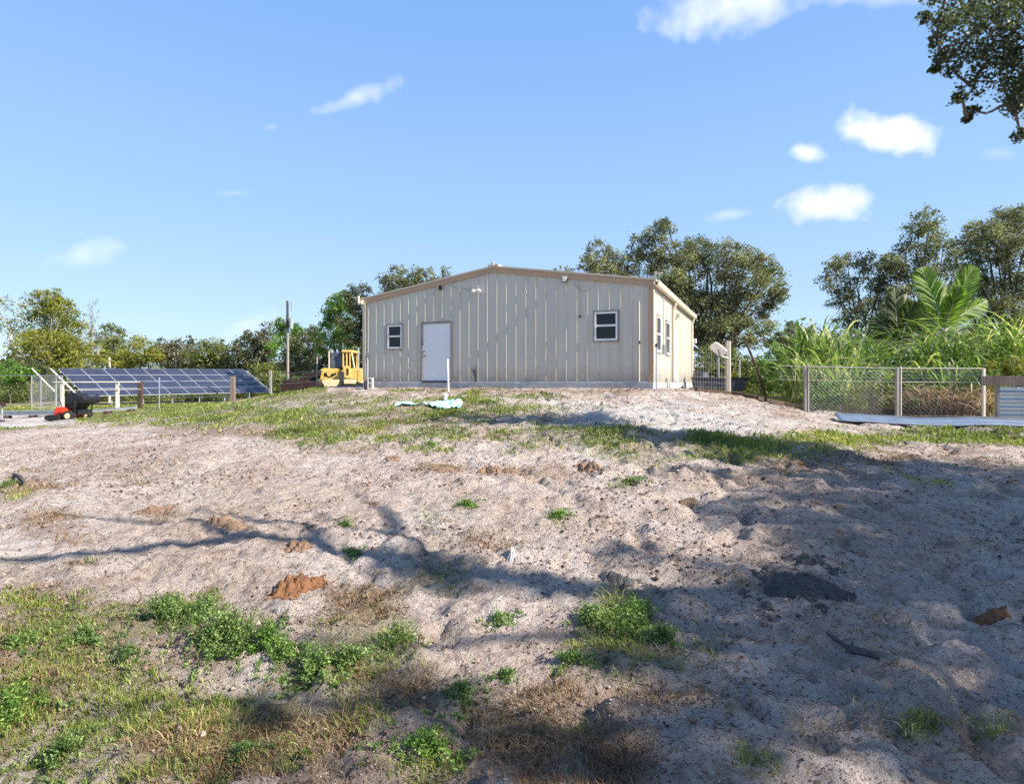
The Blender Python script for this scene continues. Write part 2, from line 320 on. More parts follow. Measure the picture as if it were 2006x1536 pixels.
GREEN = [(500, 812, 330, 30, 1), (660, 850, 120, 34, 1), (880, 800, 160, 34, 1), (880, 850, 110, 30, .7), (1060, 800, 120, 22, .8), (1130, 850, 190, 38, .8), (1230, 900, 110, 30, .6),
         (1000, 778, 200, 9, .8), (1480, 872, 170, 34, 1), (1600, 880, 110, 30, .8), (1850, 855, 260, 16, 1), (1950, 862, 150, 14, 1), (1660, 860, 120, 18, .9), (600, 780, 380, 12, .8), (230, 820, 120, 14, .8),
         (60, 1230, 110, 90, .8), (160, 1270, 80, 60, .8), (30, 1400, 110, 80, .9), (300, 1220, 80, 60, .8), (440, 1250, 120, 80, 1), (620, 1310, 90, 60, .9), (210, 1480, 260, 60, .6),
         (560, 1480, 170, 60, .65), (760, 1250, 70, 70, .6), (830, 1500, 150, 50, .6), (1200, 1240, 130, 90, .85), (900, 1350, 90, 50, .5), (1000, 1300, 50, 40, .4), (910, 990, 60, 30, .45), (1090, 1020, 40, 25, .4),
         (1230, 945, 50, 24, .5), (20, 960, 40, 30, .5), (830, 868, 60, 18, .5), (1390, 1270, 60, 70, .35), (1600, 1440, 60, 30, .4), (1800, 1440, 60, 30, .5), (1480, 1510, 60, 30, .5), (1950, 1420, 80, 30, .4),
         (680, 1030, 18, 14, .5), (300, 1400, 420, 150, .62), (720, 1300, 170, 90, .6), (900, 1380, 200, 70, .45), (700, 1440, 300, 90, .5), (1080, 1420, 160, 50, .35), (120, 1250, 210, 110, .65), (640, 1330, 200, 60, .6), (880, 1120, 120, 50, .3), (830, 1020, 60, 30, .25), (1820, 940, 60, 16, .4), (1930, 970, 70, 14, .4), (620, 1180, 60, 30, .15)]
DRY = [(550, 1430, 500, 110, .9), (100, 1350, 220, 120, .7), (900, 1450, 200, 110, .6), (1200, 1370, 240, 45, .5), (1750, 1430, 300, 50, .6), (1850, 1480, 220, 60, .5), (720, 1210, 90, 60, .8), (60, 1180, 140, 70, .6),
       (330, 1270, 180, 70, .6), (1640, 900, 150, 30, .9), (1300, 1010, 60, 20, .2), (500, 850, 260, 22, .55), (700, 880, 130, 18, .35), (960, 1060, 80, 40, .5), (320, 1000, 50, 18, .7), (100, 1050, 80, 40, .6), (60, 945, 70, 30, .6),
       (230, 910, 120, 40, .35), (420, 1440, 560, 150, .9), (300, 1300, 300, 90, .6), (1450, 1130, 260, 60, .35), (1250, 1100, 200, 60, .3), (1650, 1250, 300, 120, .3), (900, 1060, 120, 60, .4), (1080, 925, 150, 14, .5), (880, 918, 60, 12, .8), (1460, 775, 150, 16, .6), (1550, 800, 60, 16, .8), (780, 830, 120, 14, .7), (1220, 1150, 60, 20, .6), (1950, 900, 120, 30, .35), (1000, 766, 420, 7, .9), (1560, 1140, 110, 60, .35)]
PALE = [(1290, 812, 270, 34, 1), (1100, 790, 110, 14, .7), (1450, 830, 140, 24, .9), (1150, 900, 100, 40, .2), (60, 826, 110, 10, .8)]
def masks(x, y, h):
    ys = np.maximum(y, 1.2)
    px = CX + F * x / ys; py = HY + F * (E - h) / ys
    n1 = fbm(x, y, 0.9, 4, 51); n2 = fbm(x, y, 0.35, 3, 61); n3 = fbm(x, y, 5.0, 3, 71)
    def ev(L, ka, seed):
        out = np.zeros_like(px); nn = fbm(x + 40, y, 0.7, 4, seed) * 0.9 + n2 * 0.5
        for (cx, cy, rx, ry, w) in L:
            r = np.hypot((px - cx) / rx, (py - cy) / ry)
            out = np.maximum(out, w * np.clip((1.2 - r + nn * ka * 1.25) * 0.95, 0, 1))
        return out
    inv = np.clip((1400 - np.abs(px - CX) + 160 * n3) / 330, 0, 1) * np.clip((1900 - py) / 300, 0, 1) * (y > 0.9)
    g = ev(GREEN, 1.0, 101); d = ev(DRY, 1.1, 202); p = ev(PALE, 0.7, 303)
    g = g * inv + (1 - inv) * np.clip(0.1 + n3 + n1 * 0.7, 0, .8); d = d * inv + (1 - inv) * np.clip(0.12 - n3 + n1 * 0.6, 0, .7); p = p * inv
    far = np.clip((np.hypot(x, y) - 24) / 6, 0, 1) * np.clip((bdist(x, y) - 2) / 2, 0, 1)
    leftfar = ((px < 640) & (y > 16)) * np.clip((y - 17) / 4, 0, 1) * np.clip((820 - py) / 15, 0, 1)
    rightfar = np.clip((y - 17) / 2.5, 0, 1) * np.clip((x - 6.8) / 1.5, 0, 1)
    f = np.maximum(np.maximum(far, leftfar), rightfar)
    road = np.clip((1.15 - np.hypot((px - 20) / 125, (py - 826) / 11)) * 4, 0, 1) * inv
    g = np.maximum(g, f * np.clip(0.85 + n1, 0, 1)); d = np.maximum(d, f * np.clip(0.25 - n1, 0, 1)); g = g * (1 - p * 0.85) * (1 - road)
    return np.clip(g, 0, 1), np.clip(d, 0, 1), np.clip(np.maximum(p, road), 0, 1)

def axis(c, a, lo, hi, ds):
    s0, s1 = math.asinh((lo - c) / a), math.asinh((hi - c) / a); n = int((s1 - s0) / ds) + 1
    return c + a * np.sinh(np.linspace(s0, s1, n))
gx = axis(0, 4.5, -420, 420, 0.0068); gy = axis(3.5, 4, -30, 700, 0.0068)
X, Y = np.meshgrid(gx, gy); nx, ny = len(gx), len(gy)
Z = ground(X, Y)
idx = np.arange(nx * ny).reshape(ny, nx)
FQ = np.stack([idx[:-1, :-1], idx[:-1, 1:], idx[1:, 1:], idx[1:, :-1]], -1).reshape(-1, 4)

def ground_mat():
    m = bpy.data.materials.new('sandy_ground'); m.use_nodes = True; t = m.node_tree; N = t.nodes; p = N['Principled BSDF']
    p.inputs['Roughness'].default_value = 0.95; p.inputs['Specular IOR Level'].default_value = 0.1
    at = N.new('ShaderNodeAttribute'); at.attribute_name = 'cover'
    sp = N.new('ShaderNodeSeparateColor'); t.links.new(at.outputs['Color'], sp.inputs[0])
    tc = N.new('ShaderNodeTexCoord')
    def noise(s, d=6, r=0.6, sc=None):
        n = N.new('ShaderNodeTexNoise'); n.inputs['Scale'].default_value = s; n.inputs['Detail'].default_value = d; n.inputs['Roughness'].default_value = r
        if sc:
            mp = N.new('ShaderNodeMapping'); mp.inputs['Scale'].default_value = sc; t.links.new(tc.outputs['Object'], mp.inputs[0]); t.links.new(mp.outputs[0], n.inputs['Vector'])
        else: t.links.new(tc.outputs['Object'], n.inputs['Vector'])
        return n.outputs[0]
    def rng_(v, a, b, lo=0, hi=1):
        r = N.new('ShaderNodeMapRange'); r.inputs['From Min'].default_value = a; r.inputs['From Max'].default_value = b; r.inputs['To Min'].default_value = lo; r.inputs['To Max'].default_value = hi
        t.links.new(v, r.inputs['Value']); return r.outputs[0]
    def mix(f, a, b):
        x = N.new('ShaderNodeMixRGB')
        if isinstance(f, float): x.inputs[0].default_value = f
        else: t.links.new(f, x.inputs[0])
        for i, c in ((1, a), (2, b)):
            if isinstance(c, tuple): x.inputs[i].default_value = (*c, 1)
            else: t.links.new(c, x.inputs[i])
        return x.outputs[0]
    def mul(a, b):
        x = N.new('ShaderNodeMath'); x.operation = 'MULTIPLY'; t.links.new(a, x.inputs[0])
        if isinstance(b, float): x.inputs[1].default_value = b
        else: t.links.new(b, x.inputs[1])
        return x.outputs[0]
    sand = mix(rng_(noise(1.3, 5), .35, .65), (0.55, 0.44, 0.37), (0.66, 0.57, 0.51))
    sand = mix(rng_(noise(0.5, 4), .45, .7, 0, .7), sand, (0.40, 0.29, 0.215))
    sand = mix(rng_(noise(7, 7, .75), .49, .64, 0, .75), sand, (0.26, 0.185, 0.14))
    sand = mix(rng_(noise(26, 5, .75), .56, .63, 0, .85), sand, (0.13, 0.085, 0.065))
    sand = mix(rng_(noise(90, 3, .6), .6, .68, 0, .7), sand, (0.16, 0.11, 0.085))
    sand = mix(rng_(noise(60, 3, .6), .38, .3, 0, .5), sand, (0.66, 0.6, 0.55))
    pale = mix(rng_(noise(12, 6, .7), .5, .68), (0.56, 0.52, 0.48), (0.36, 0.32, 0.29))
    c = mix(sp.outputs[2], sand, pale)
    dry = mix(rng_(noise(7, 7, .7), .35, .65), (0.13, 0.08, 0.055), (0.36, 0.23, 0.14))
    dry = mix(rng_(noise(40, 4, .7), .5, .62, 0, .8), dry, (0.06, 0.038, 0.028))
    c = mix(mul(sp.outputs[1], rng_(noise(5, 6, .7), .3, .55, .3, .95)), c, dry)
    grn = mix(rng_(noise(4, 7, .7), .35, .65), (0.06, 0.075, 0.022), (0.2, 0.2, 0.07))
    grn = mix(rng_(noise(1.1, 4, .7), .5, .7, 0, .6), grn, (0.27, 0.21, 0.1))
    c = mix(mul(sp.outputs[0], rng_(noise(11, 6, .7), .25, .5, .35, .9)), c, grn)
    t.links.new(c, p.inputs['Base Color'])
    bsum = N.new('ShaderNodeMath'); bsum.operation = 'ADD'; t.links.new(noise(22, 7, .65), bsum.inputs[0])
    t.links.new(mul(noise(95, 4, .7), 0.35), bsum.inputs[1])
    bp = N.new('ShaderNodeBump'); bp.inputs['Strength'].default_value = 1.0; bp.inputs['Distance'].default_value = 0.08
    t.links.new(bsum.outputs[0], bp.inputs['Height']); t.links.new(bp.outputs[0], p.inputs['Normal'])
    return m
M['ground'] = ground_mat()
g_, d_, p_ = masks(X, Y, base_h(X, Y))
og = np_mesh('ground', np.stack([X, Y, Z], -1).reshape(-1, 3), FQ, M['ground'], smooth=True)
ca = og.data.color_attributes.new('cover', 'FLOAT_COLOR', 'POINT')
ca.data.foreach_set('color', np.stack([g_, d_, p_, np.ones_like(g_)], -1).astype(np.float32).ravel())
tag(og, kind='structure')

# ------------------------------------------------------------------ steel building
BX, BY, BROT = -5.37, 21.7, R(-23.28); BW, BL = 10.37, 9.96
bld = empty('steel_building', (BX, BY, E), BROT, 'beige ribbed steel shed with tan trim and white door on a concrete slab', 'building')
_c, _s = math.cos(BROT), math.sin(BROT)
def fx(px, off=0.0):     # photo column to distance along the front wall
    k = (px - CX) / F; bx = BX + _s * off; by = BY - _c * off
    # (bx + t c) = k (by + t s)
    return (k * by - bx) / (_c - k * _s)
def fz(px, py):
    t = fx(px); return (HY - py) / F * (BY + t * _s)
def sy(px):              # photo column to distance along the side wall
    rx, ry = BX + BW * _c, BY + BW * _s; k = (px - CX) / F
    return (k * ry - rx) / (-_s - k * _c)
EH, AH = 2.93, 3.70
def topz(x): return EH + (AH - EH) * (1 - abs(x - BW / 2) / (BW / 2))
RS = 0.343
def profile(length):
    pts = []; x = 0.0; pts.append((0, 0)); c = 0.16
    while c < length - 0.05:
        pts += [(c - 0.035, 0), (c - 0.016, 0.04), (c + 0.016, 0.04), (c + 0.035, 0)]
        for q in (0.33, 0.67):
            m = c + RS * q
            if m < length - 0.05: pts += [(m - 0.012, 0), (m, 0.006), (m + 0.012, 0)]
        c += RS
    pts.append((length, 0)); return sorted(pts)
def ribbed(name, length, ztop, place, openings, material):
    mb = MB(); pr = profile(length)
    cuts = sorted(set([o for op in openings for o in op[:2]] + ([length / 2] if ztop(0) != ztop(length / 2) else [])))
    full = []
    for i in range(len(pr) - 1):
        (xa, da), (xb, db) = pr[i], pr[i + 1]; full.append((xa, da))
        for cc in cuts:
            if xa + 1e-4 < cc < xb - 1e-4: full.append((cc, da + (db - da) * (cc - xa) / (xb - xa)))
    full.append(pr[-1])
    for i in range(len(full) - 1):
        (xa, da), (xb, db) = full[i], full[i + 1]; xm = (xa + xb) / 2; ops = sorted([(o[2], o[3]) for o in openings if o[0] < xm < o[1]])
        zs = 0.0; spans = []
        for (z0, z1) in ops: spans.append((zs, z0)); zs = z1
        spans.append((zs, None))
        for (z0, z1) in spans:
            if z1 is not None and z1 - z0 < 0.01: continue
            ta = ztop(xa) if z1 is None else z1; tb = ztop(xb) if z1 is None else z1
            mb.add([place(xa, da, z0), place(xb, db, z0), place(xb, db, tb), place(xa, da, ta)], [(0, 1, 2, 3)])
    return mb.build(name, material, bld)
# openings on the front (x0,x1,z0,z1)
wl = (fx(760), fx(788), fz(773, 683), fz(773, 637)); wr = (fx(1165), fx(1210), fz(1187, 667), fz(1187, 611)); dr = (fx(828.5), fx(883.5), 0.0, 2.04)
ribbed('front_wall', BW, topz, lambda x, d, z: (x, -d, z), [wl, wr, dr], M['panel'])
s1 = (sy(1286), sy(1291), fz(1278, 668), fz(1278, 612)); 
so1 = (sy(1285.0), sy(1292.5), .95, 2.05); so2 = (sy(1303.5), sy(1310), .95, 2.05); sdo = (sy(1318), sy(1326), 0.0, 2.1)
ribbed('side_wall', BL, lambda y: EH, lambda y, d, z: (BW + d, y, z), [so1, so2, sdo], M['panel'])
ribbed('side_wall', BL, lambda y: EH, lambda y, d, z: (-d, BL - y, z), [], M['panel'])
ribbed('rear_wall', BW, topz, lambda x, d, z: (BW - x, BL + d, z), [], M['panel'])
mb = MB(); mb.box(-0.05, BW + 0.05, -0.06, BL + 0.05, -0.9, 0.0); mb.build('slab', M['slab'], bld, 0.01)
# roof: two ribbed planes
for sgn in (-1, 1):
    mb = MB(); pr = profile(BL + 0.15); n = len(pr)
    xo = -0.16 if sgn < 0 else BW + 0.16; xm = BW / 2; ze = topz(0) - 0.16 * (AH - EH) / (BW / 2) + 0.1; zr = AH + 0.12
    vs = []
    for (yy, d) in pr: vs += [(xo, yy - 0.04, ze + d), (xm, yy - 0.04, zr + d), (xo, yy - 0.04, ze - 0.03), (xm, yy - 0.04, zr - 0.03)]
    fs = []
    for i in range(n - 1):
        a = 4 * i; b = a + 4
        fs += [(a, a + 1, b + 1, b), (a + 2, b + 2, b + 3, a + 3), (a, b, b + 2, a + 2)]
    fs += [(0, 2, 3, 1), (4 * n - 4, 4 * n - 3, 4 * n - 1, 4 * n - 2)]
    mb.add(vs, fs); mb.build('roof', M['roof'], bld)
# rake trim on the front gable: tan fascia, its sunlit top edge painted in as a cream strip
for yy0, yy1 in ((-0.045, -0.0405), (BL + 0.10, BL + 0.16)):
    for sgn in (-1, 1):
        xe = -0.18 if sgn < 0 else BW + 0.10; xm = BW / 2
        ze = EH + 0.10 + (0.0 if sgn < 0 else 0.0); zr = AH + 0.135
        mb = MB(); mb.prism([(xe, ze - 0.19), (xm, zr - 0.2), (xm, zr - 0.02), (xe, ze)], yy0, yy1); mb.build('rake_trim', M['tan'], bld)
        mb = MB(); mb.prism([(xe, ze + 0.002), (xm, zr - 0.018), (xm, zr + 0.032), (xe, ze + 0.047)], yy0 - 0.002, yy1 + 0.07 if yy0 < 0 else yy1); mb.build('rake_lit_edge', M['tanlight'], bld)
# soffit strip behind the trim
mb = MB(); mb.prism([(0, EH - 0.02), (BW / 2, AH - 0.02), (BW, EH - 0.02), (BW, EH + 0.06), (BW / 2, AH + 0.06), (0, EH + 0.06)], -0.0402, 0.02); mb.build('soffit', M['tan'], bld)
mb = MB(); mb.box(BW / 2 - 0.18, BW / 2 + 0.2, -0.075, 0.25, AH + 0.13, AH + 0.2); mb.box(BW / 2 - 0.05, BW / 2 + 0.02, -0.08, 0.0, AH + 0.13, AH + 0.27); mb.build('ridge_vent', M['tanlight'], bld)
mb = MB(); mb.box(BW - 0.10, BW + 0.045, -0.046, -0.037, 0.0, EH); mb.build('corner_trim', M['tan'], bld)
mb = MB(); mb.box(BW + 0.038, BW + 0.055, -0.037, 0.14, 0, EH); mb.build('corner_trim', M['tanlight'], bld)
mb = MB(); mb.box(-0.05, 0.06, -0.05, -0.038, 0, EH); mb.box(-0.052, -0.038, -0.038, 0.1, 0, EH); mb.build('corner_trim', M['tanlight'], bld)
mb = MB(); mb.box(0.1, dr[0] - 0.06, -0.05, -0.002, -0.001, 0.035); mb.box(dr[1] + 0.06, BW - .12, -0.05, -0.002, -0.001, 0.035); mb.build('base_trim', M['galv'], bld)
# gutters and downspouts
for sgn, xg in ((1, BW + 0.06), (-1, -0.20)):
    mb = MB(); g0 = EH - 0.07
    mb.prism([(xg, g0), (xg + 0.14, g0 + 0.0), (xg + 0.17, g0 + 0.14), (xg + 0.15, g0 + 0.14), (xg + 0.12, g0 + 0.02), (xg + 0.02, g0 + 0.02), (xg + 0.02, g0 + 0.14), (xg, g0 + 0.14)], -0.15, BL + 0.1)
    mb.build('gutter', M['tanlight'], bld)
for yd in (sy(1316), BL - 0.35):
    mb = MB(); mb.tube([(BW + 0.13, yd, EH - 0.07), (BW + 0.13, yd, EH - 0.16), (BW + 0.07, yd, EH - 0.34), (BW + 0.07, yd, 0.12), (BW + 0.16, yd, 0.05)], 0.045, 8); mb.build('downspout', M['tanlight'], bld)
mb = MB(); mb.tube([(-0.13, 0.0, EH + .02), (-0.13, 0.02, EH - 0.16), (-0.08, 0.02, EH - 0.3), (-0.08, 0.02, 0.1)], 0.04, 8); mb.build('downspout', M['tanlight'], bld)
for (x0, y0, z0) in ((BW + 0.12, -0.15, EH + 0.13), (BW + 0.12, BL, EH - 0.02), (-0.22, -0.1, EH + 0.03)):
    mb = MB(); mb.box(x0 - 0.03, x0 + 0.03, y0 - 0.03, y0 + 0.03, z0 - 0.1, z0 + 0.2); mb.box(x0, x0 + 0.2 * (1 if x0 > 0 else -1), y0 - 0.025, y0 + 0.025, z0 + 0.12, z0 + 0.17); mb.build('gutter_bracket', M['tanlight'], bld)
# windows
def window(x0, x1, z0, z1, wide=0.055, blind=False):
    w = MB(); o = 0.045
    w.box(x0 - o, x1 + o, -0.045, 0.0, z1, z1 + o); w.box(x0 - o, x1 + o, -0.045, 0.0, z0 - o, z0); w.box(x0 - o, x0, -0.045, 0.0, z0, z1); w.box(x1, x1 + o, -0.045, 0.0, z0, z1)
    wo_ = w.build('window', M['bronze'] if blind else M['woodgrey'], bld)
    f = MB(); t = wide
    f.box(x0, x1, -0.042, 0.03, z1 - t, z1); f.box(x0, x1, -0.042, 0.03, z0, z0 + t); f.box(x0, x0 + t, -0.042, 0.03, z0 + t, z1 - t); f.box(x1 - t, x1, -0.042, 0.03, z0 + t, z1 - t)
    zm = (z0 + z1) / 2 + 0.02; f.box(x0 + t, x1 - t, -0.036, 0.025, zm - 0.03, zm + 0.03)
    f.build('frame', M['white'], wo_, 0.004)
    for (a, b, y) in ((zm + 0.03, z1 - t, -0.008), (z0 + t, zm - 0.03, -0.022)):
        MB().box(x0 + t, x1 - t, y, y + 0.006, a, b).build('pane', M['glass'], wo_)
        MB().box(x0 + t, x1 - t, 0.1, 0.11, a, b).build('blind', M['blind'], wo_)
    return wo_
window(*wl, blind=False); window(*wr)
def side_window(y0, y1, z0, z1):
    x = BW; t = 0.05
    w = MB(); w.box(x, x + .05, y0 - .04, y1 + .04, z1, z1 + .05); w.box(x, x + .05, y0 - .04, y1 + .04, z0 - .05, z0); w.box(x, x + .05, y0 - .04, y0, z0, z1); w.box(x, x + .05, y1, y1 + .04, z0, z1)
    wo_ = w.build('window', M['bronze'], bld); f = MB()
    f.box(x - .02, x + .045, y0, y1, z1 - t, z1); f.box(x - .02, x + .045, y0, y1, z0, z0 + t); f.box(x - .02, x + .045, y0, y0 + t, z0 + t, z1 - t); f.box(x - .02, x + .045, y1 - t, y1, z0 + t, z1 - t)
    zm = (z0 + z1) / 2; f.box(x - .02, x + .04, y0 + t, y1 - t, zm - .025, zm + .025); f.build('frame', M['white'], wo_)
    for a, b in ((zm + .025, z1 - t), (z0 + t, zm - .025)): MB().box(x, x + .006, y0 + t, y1 - t, a, b).build('pane', M['glass'], wo_)
side_window(*so1); side_window(*so2)
# front door
x0, x1 = dr[0], dr[1]; zt = dr[3]
mb = MB(); mb.box(x0 - 0.06, x0, -0.045, 0.04, 0, zt + 0.07); mb.box(x1, x1 + 0.06, -0.045, 0.04, 0, zt + 0.07); mb.box(x0, x1, -0.045, 0.04, zt, zt + 0.06); mb.build('door_frame', M['bronze'], bld)
mb = MB(); mb.box(x0 + 0.004, x1 - 0.004, 0.0, 0.035, 0.05, zt - 0.004)
dw = x1 - x0
for (za, zb) in ((1.55, 1.86), (0.86, 1.42), (0.2, 0.72)):
    for (xa, xb) in ((0.14, 0.44), (0.56, 0.86)):
        a, b = x0 + dw * xa, x0 + dw * xb
        mb.box(a, b, -0.007, 0.0005, za, zb, None, 0.0); mb.box(a + 0.05, b - 0.05, -0.013, -0.0065, za + 0.05, zb - 0.05)
door = mb.build('door', M['doorwhite'], bld, 0.004)
for zc, k in ((0.93, 1), (1.08, 0)):
    mb = MB(); mb.tube([(x0 + 0.07, 0.0, zc), (x0 + 0.07, -0.03, zc), (x0 + 0.07, -0.065, zc)], [0.03, 0.018, 0.028], 10)
    if k: mb.box(x0 + 0.06, x0 + 0.16, -0.066, -0.045, zc - 0.012, zc + 0.012)
    mb.build('door_handle' if k else 'deadbolt', M['chrome'], door)
MB().box(x0, x1, -0.075, 0.03, 0.002, 0.045).build('threshold', M['black'], bld)
# side door
mb = MB(); ya, yb = sdo[0], sdo[1]; mb.box(BW - .02, BW + .05, ya - .06, ya, 0, 2.16); mb.box(BW - .02, BW + .05, yb, yb + .06, 0, 2.16); mb.box(BW - .02, BW + .05, ya, yb, 2.1, 2.16); mb.build('door_frame', M['tanlight'], bld)
sd_ = MB().box(BW - .01, BW + .02, ya, yb, .02, 2.1).build('side_door', M['doorwhite'], bld)
MB().tube([(BW + .02, ya + .08, .98), (BW + .09, ya + .08, .98)], [.02, .03], 8).build('door_handle', M['chrome'], sd_)
# wall lights, vents and wiring on the front
def floodlight(px, py, material, heads, r=0.065):
    x, z = fx(px), fz(px, py); b = MB().box(x - 0.05, x + 0.05, -0.07, -0.036, z - 0.05, z + 0.05).build('floodlight', M['tanlight'], bld, .005)
    for dx in heads:
        MB().tube([(x + dx * .4, -0.07, z), (x + dx, -0.08, z - .01), (x + dx * 1.15, -0.11, z - .05), (x + dx * 1.16, -0.118, z - .055)], [0.02, r * .8, r, r * .9], 10).build('lamp_head', material, b, smooth=False)
floodlight(935, 569, M['white'], (-0.1, 0.1))
x, z = fx(864), fz(864, 564); fl = MB().box(x - .1, x + .02, -.1, -.037, z - .06, z + .06).build('floodlight', M['tanlight'], bld); MB().box(x - .03, x + .1, -.13, -.1, z - .09, z + .07).build('lamp_head', M['black'], fl)
x, z = fx(1107), fz(1107, 548); fl = MB().box(x - .1, x + .1, -.1, -.037, z - .09, z + .09).build('floodlight', M['woodgrey'], bld, .01); MB().box(x - .06, x + .075, -.125, -.1, z - .06, z + .08).build('lamp_head', M['white'], fl, .01)
MB().tube([(x + .09, -.05, z + .08), (x + .1, -.1, z), (x + .1, -.1, z - .08)], .018, 6).build('bracket', M['black'], fl)
x, z = fx(1028), fz(1028, 574); mb = MB(); mb.tube([(x + .08 * math.cos(t), -.045, z + .09 * math.sin(t)) for t in [i * math.pi / 8 for i in range(17)]], .008, 5); mb.tube([(x, -.037, z), (x, -.05, z)], .06, 12); mb.build('round_vent', M['panel'], bld)
x, z = fx(1137), fz(1137, 620); MB().box(x - .035, x + .035, -.08, -.037, z - .04, z + .04).build('outlet_box', M['dgrey'], bld, .005)
mb = MB(); xa, xb = fx(1122), fx(1172)
mb.tube([(xa + (xb - xa) * t, -.05, fz(1147, 550) - 0.33 * math.sin(math.pi * t)) for t in np.linspace(0, 1, 12)], .004, 4)
mb.build('wiring', M['dgrey'], bld); mb = MB(); mb.tube([(x, -.05, fz(1137, 550)), (x + .01, -.05, z)], .008, 4)
mb.build('wiring', M['dgrey'], bld); mb = MB(); xa, xb = fx(880), fx(932)
mb.tube([(xa + (xb - xa) * t, -.05, fz(905, 556) - .02 - 0.2 * math.sin(math.pi * t * .5)) for t in np.linspace(0, 1, 10)], .004, 4)
mb.build('wiring', M['dgrey'], bld)
x = fx(1253); MB().tube([(x, -.05, .02), (x, -.05, fz(1253, 590))], .02, 8).build('conduit', M['tanlight'], bld)
x = fx(1254); MB().box(x - .02, x + .02, -.08, -.06, fz(1253, 674), fz(1253, 668)).build('conduit_clip', M['dgrey'], bld)
x = fx(934); mb = MB()
for k in range(9):
    a = random.uniform(-.09, .09); mb.tube([(x + a * .2, -.06, 0.0), (x + a, -.09, .25 + .25 * random.random()), (x + a * 2.2, -.08, .35 + .25 * random.random())], .007, 4)
mb.build('hose_bib', M['dgrey'], bld)
mb = MB(); mb.box(BW + .03, BW + .12, 1.55, 1.75, .9, 1.2); mb.tube([(BW + .07, 1.65, 1.2), (BW + .07, 1.65, EH - .1)], .02, 6); mb.build('meter_box', M['galv'], bld)
mb = MB(); yl = sy(1324); mb.box(BW + .03, BW + .16, yl - .1, yl + .1, 2.42, 2.56); mb.build('wall_light', M['tanlight'], bld, .01)
mb = MB(); yl = sy(1357) if sy(1357) < BL else BL - .1; mb.box(BW + .03, BW + .22, BL - .2, BL - .02, 1.75, 1.95); mb.build('wall_light', M['white'], bld, .01)

# ------------------------------------------------------------------ trees
def leaf_quads(C, size, up=0.35, aspect=0.5, T=None):
    n = len(C); nrm = rng.normal(size=(n, 3)); nrm[:, 2] += up * 1.5; nrm /= np.linalg.norm(nrm, axis=1)[:, None]
    t = rng.normal(size=(n, 3)) if T is None else T; t = np.cross(nrm, t); t /= np.linalg.norm(t, axis=1)[:, None] + 1e-9; b = np.cross(nrm, t)
    s = (size * rng.uniform(0.6, 1.35, n))[:, None]
    V = np.stack([C + t * s, C + b * s * aspect, C - t * s, C - b * s * aspect], 1).reshape(-1, 3)
    return V, np.arange(4 * n).reshape(n, 4)
def lobes_px(L, D, dz=0.5):
    out = []
    for q in L:
        px, py, r = q[:3]; o = q[3] if len(q) > 3 else random.uniform(-dz, dz) * r * 2 / F * D
        p = P(px, py, D); out.append((p.x * (D + o) / D, D + o, p.z, r / F * D))
    return out
def crown(name, lobes, size, dens, mt, parent, clump=0.3, shell=0.55, up=0.35, squash=0.85, rng_t=0.5, cfill=0.4):
    C = []; T = []; cc_all = []
    for (x, y, z, r) in lobes:
        nc = max(8, int(24 * dens * (0.3 / clump) ** 2))
        dirs = rng.normal(size=(nc, 3)); dirs /= np.linalg.norm(dirs, axis=1)[:, None]
        rad = r * (shell + (1.08 - shell) * rng.random(nc) ** 0.7)
        cc = np.array([x, y, z]) + dirs * rad[:, None] * np.array([1, 1, squash])
        cr = clump * r * rng.uniform(0.55, 1.25, nc); ct = rng.beta(2, 2.4, nc) * 0.9
        nl = np.maximum(5, (cfill * (cr / size) ** 2 * 6.5 * rng.uniform(.6, 1.4, nc)).astype(int))
        for i in range(nc):
            k = nl[i]; d = rng.normal(size=(k, 3)) * cr[i] * np.array([0.6, 0.6, 0.42]); d[:, 2] -= 0.25 * (np.hypot(d[:, 0], d[:, 1]) ** 2) / (cr[i] + 1e-6)
            C.append(cc[i] + d); T.append(np.clip(ct[i] + rng.normal(size=k) * 0.2 * rng_t + 0.05, 0, 1))
        cc_all.append(cc)
    C = np.concatenate(C); T = np.concatenate(T)
    off = np.array(parent.location) if parent else 0
    V, Fq = leaf_quads(C - off, size, up)
    return np_mesh(name, V, Fq, mt, parent, T), np.concatenate(cc_all)
def limb(mb, a, b, r0, r1, sag=0.12, n=6, wob=0.05):
    a = Vector(a); b = Vector(b); L = (b - a).length; pts = []; rr = []
    w = Vector((random.uniform(-1, 1), random.uniform(-1, 1), random.uniform(-1, 1))) * L * wob
    for i in range(n + 1):
        t = i / n; p = a.lerp(b, t) + Vector((0, 0, sag * L * math.sin(math.pi * t))) + w * math.sin(2.2 * math.pi * t)
        pts.append(p); rr.append(r0 + (r1 - r0) * t ** 0.8)
    mb.tube(pts, rr, 6)
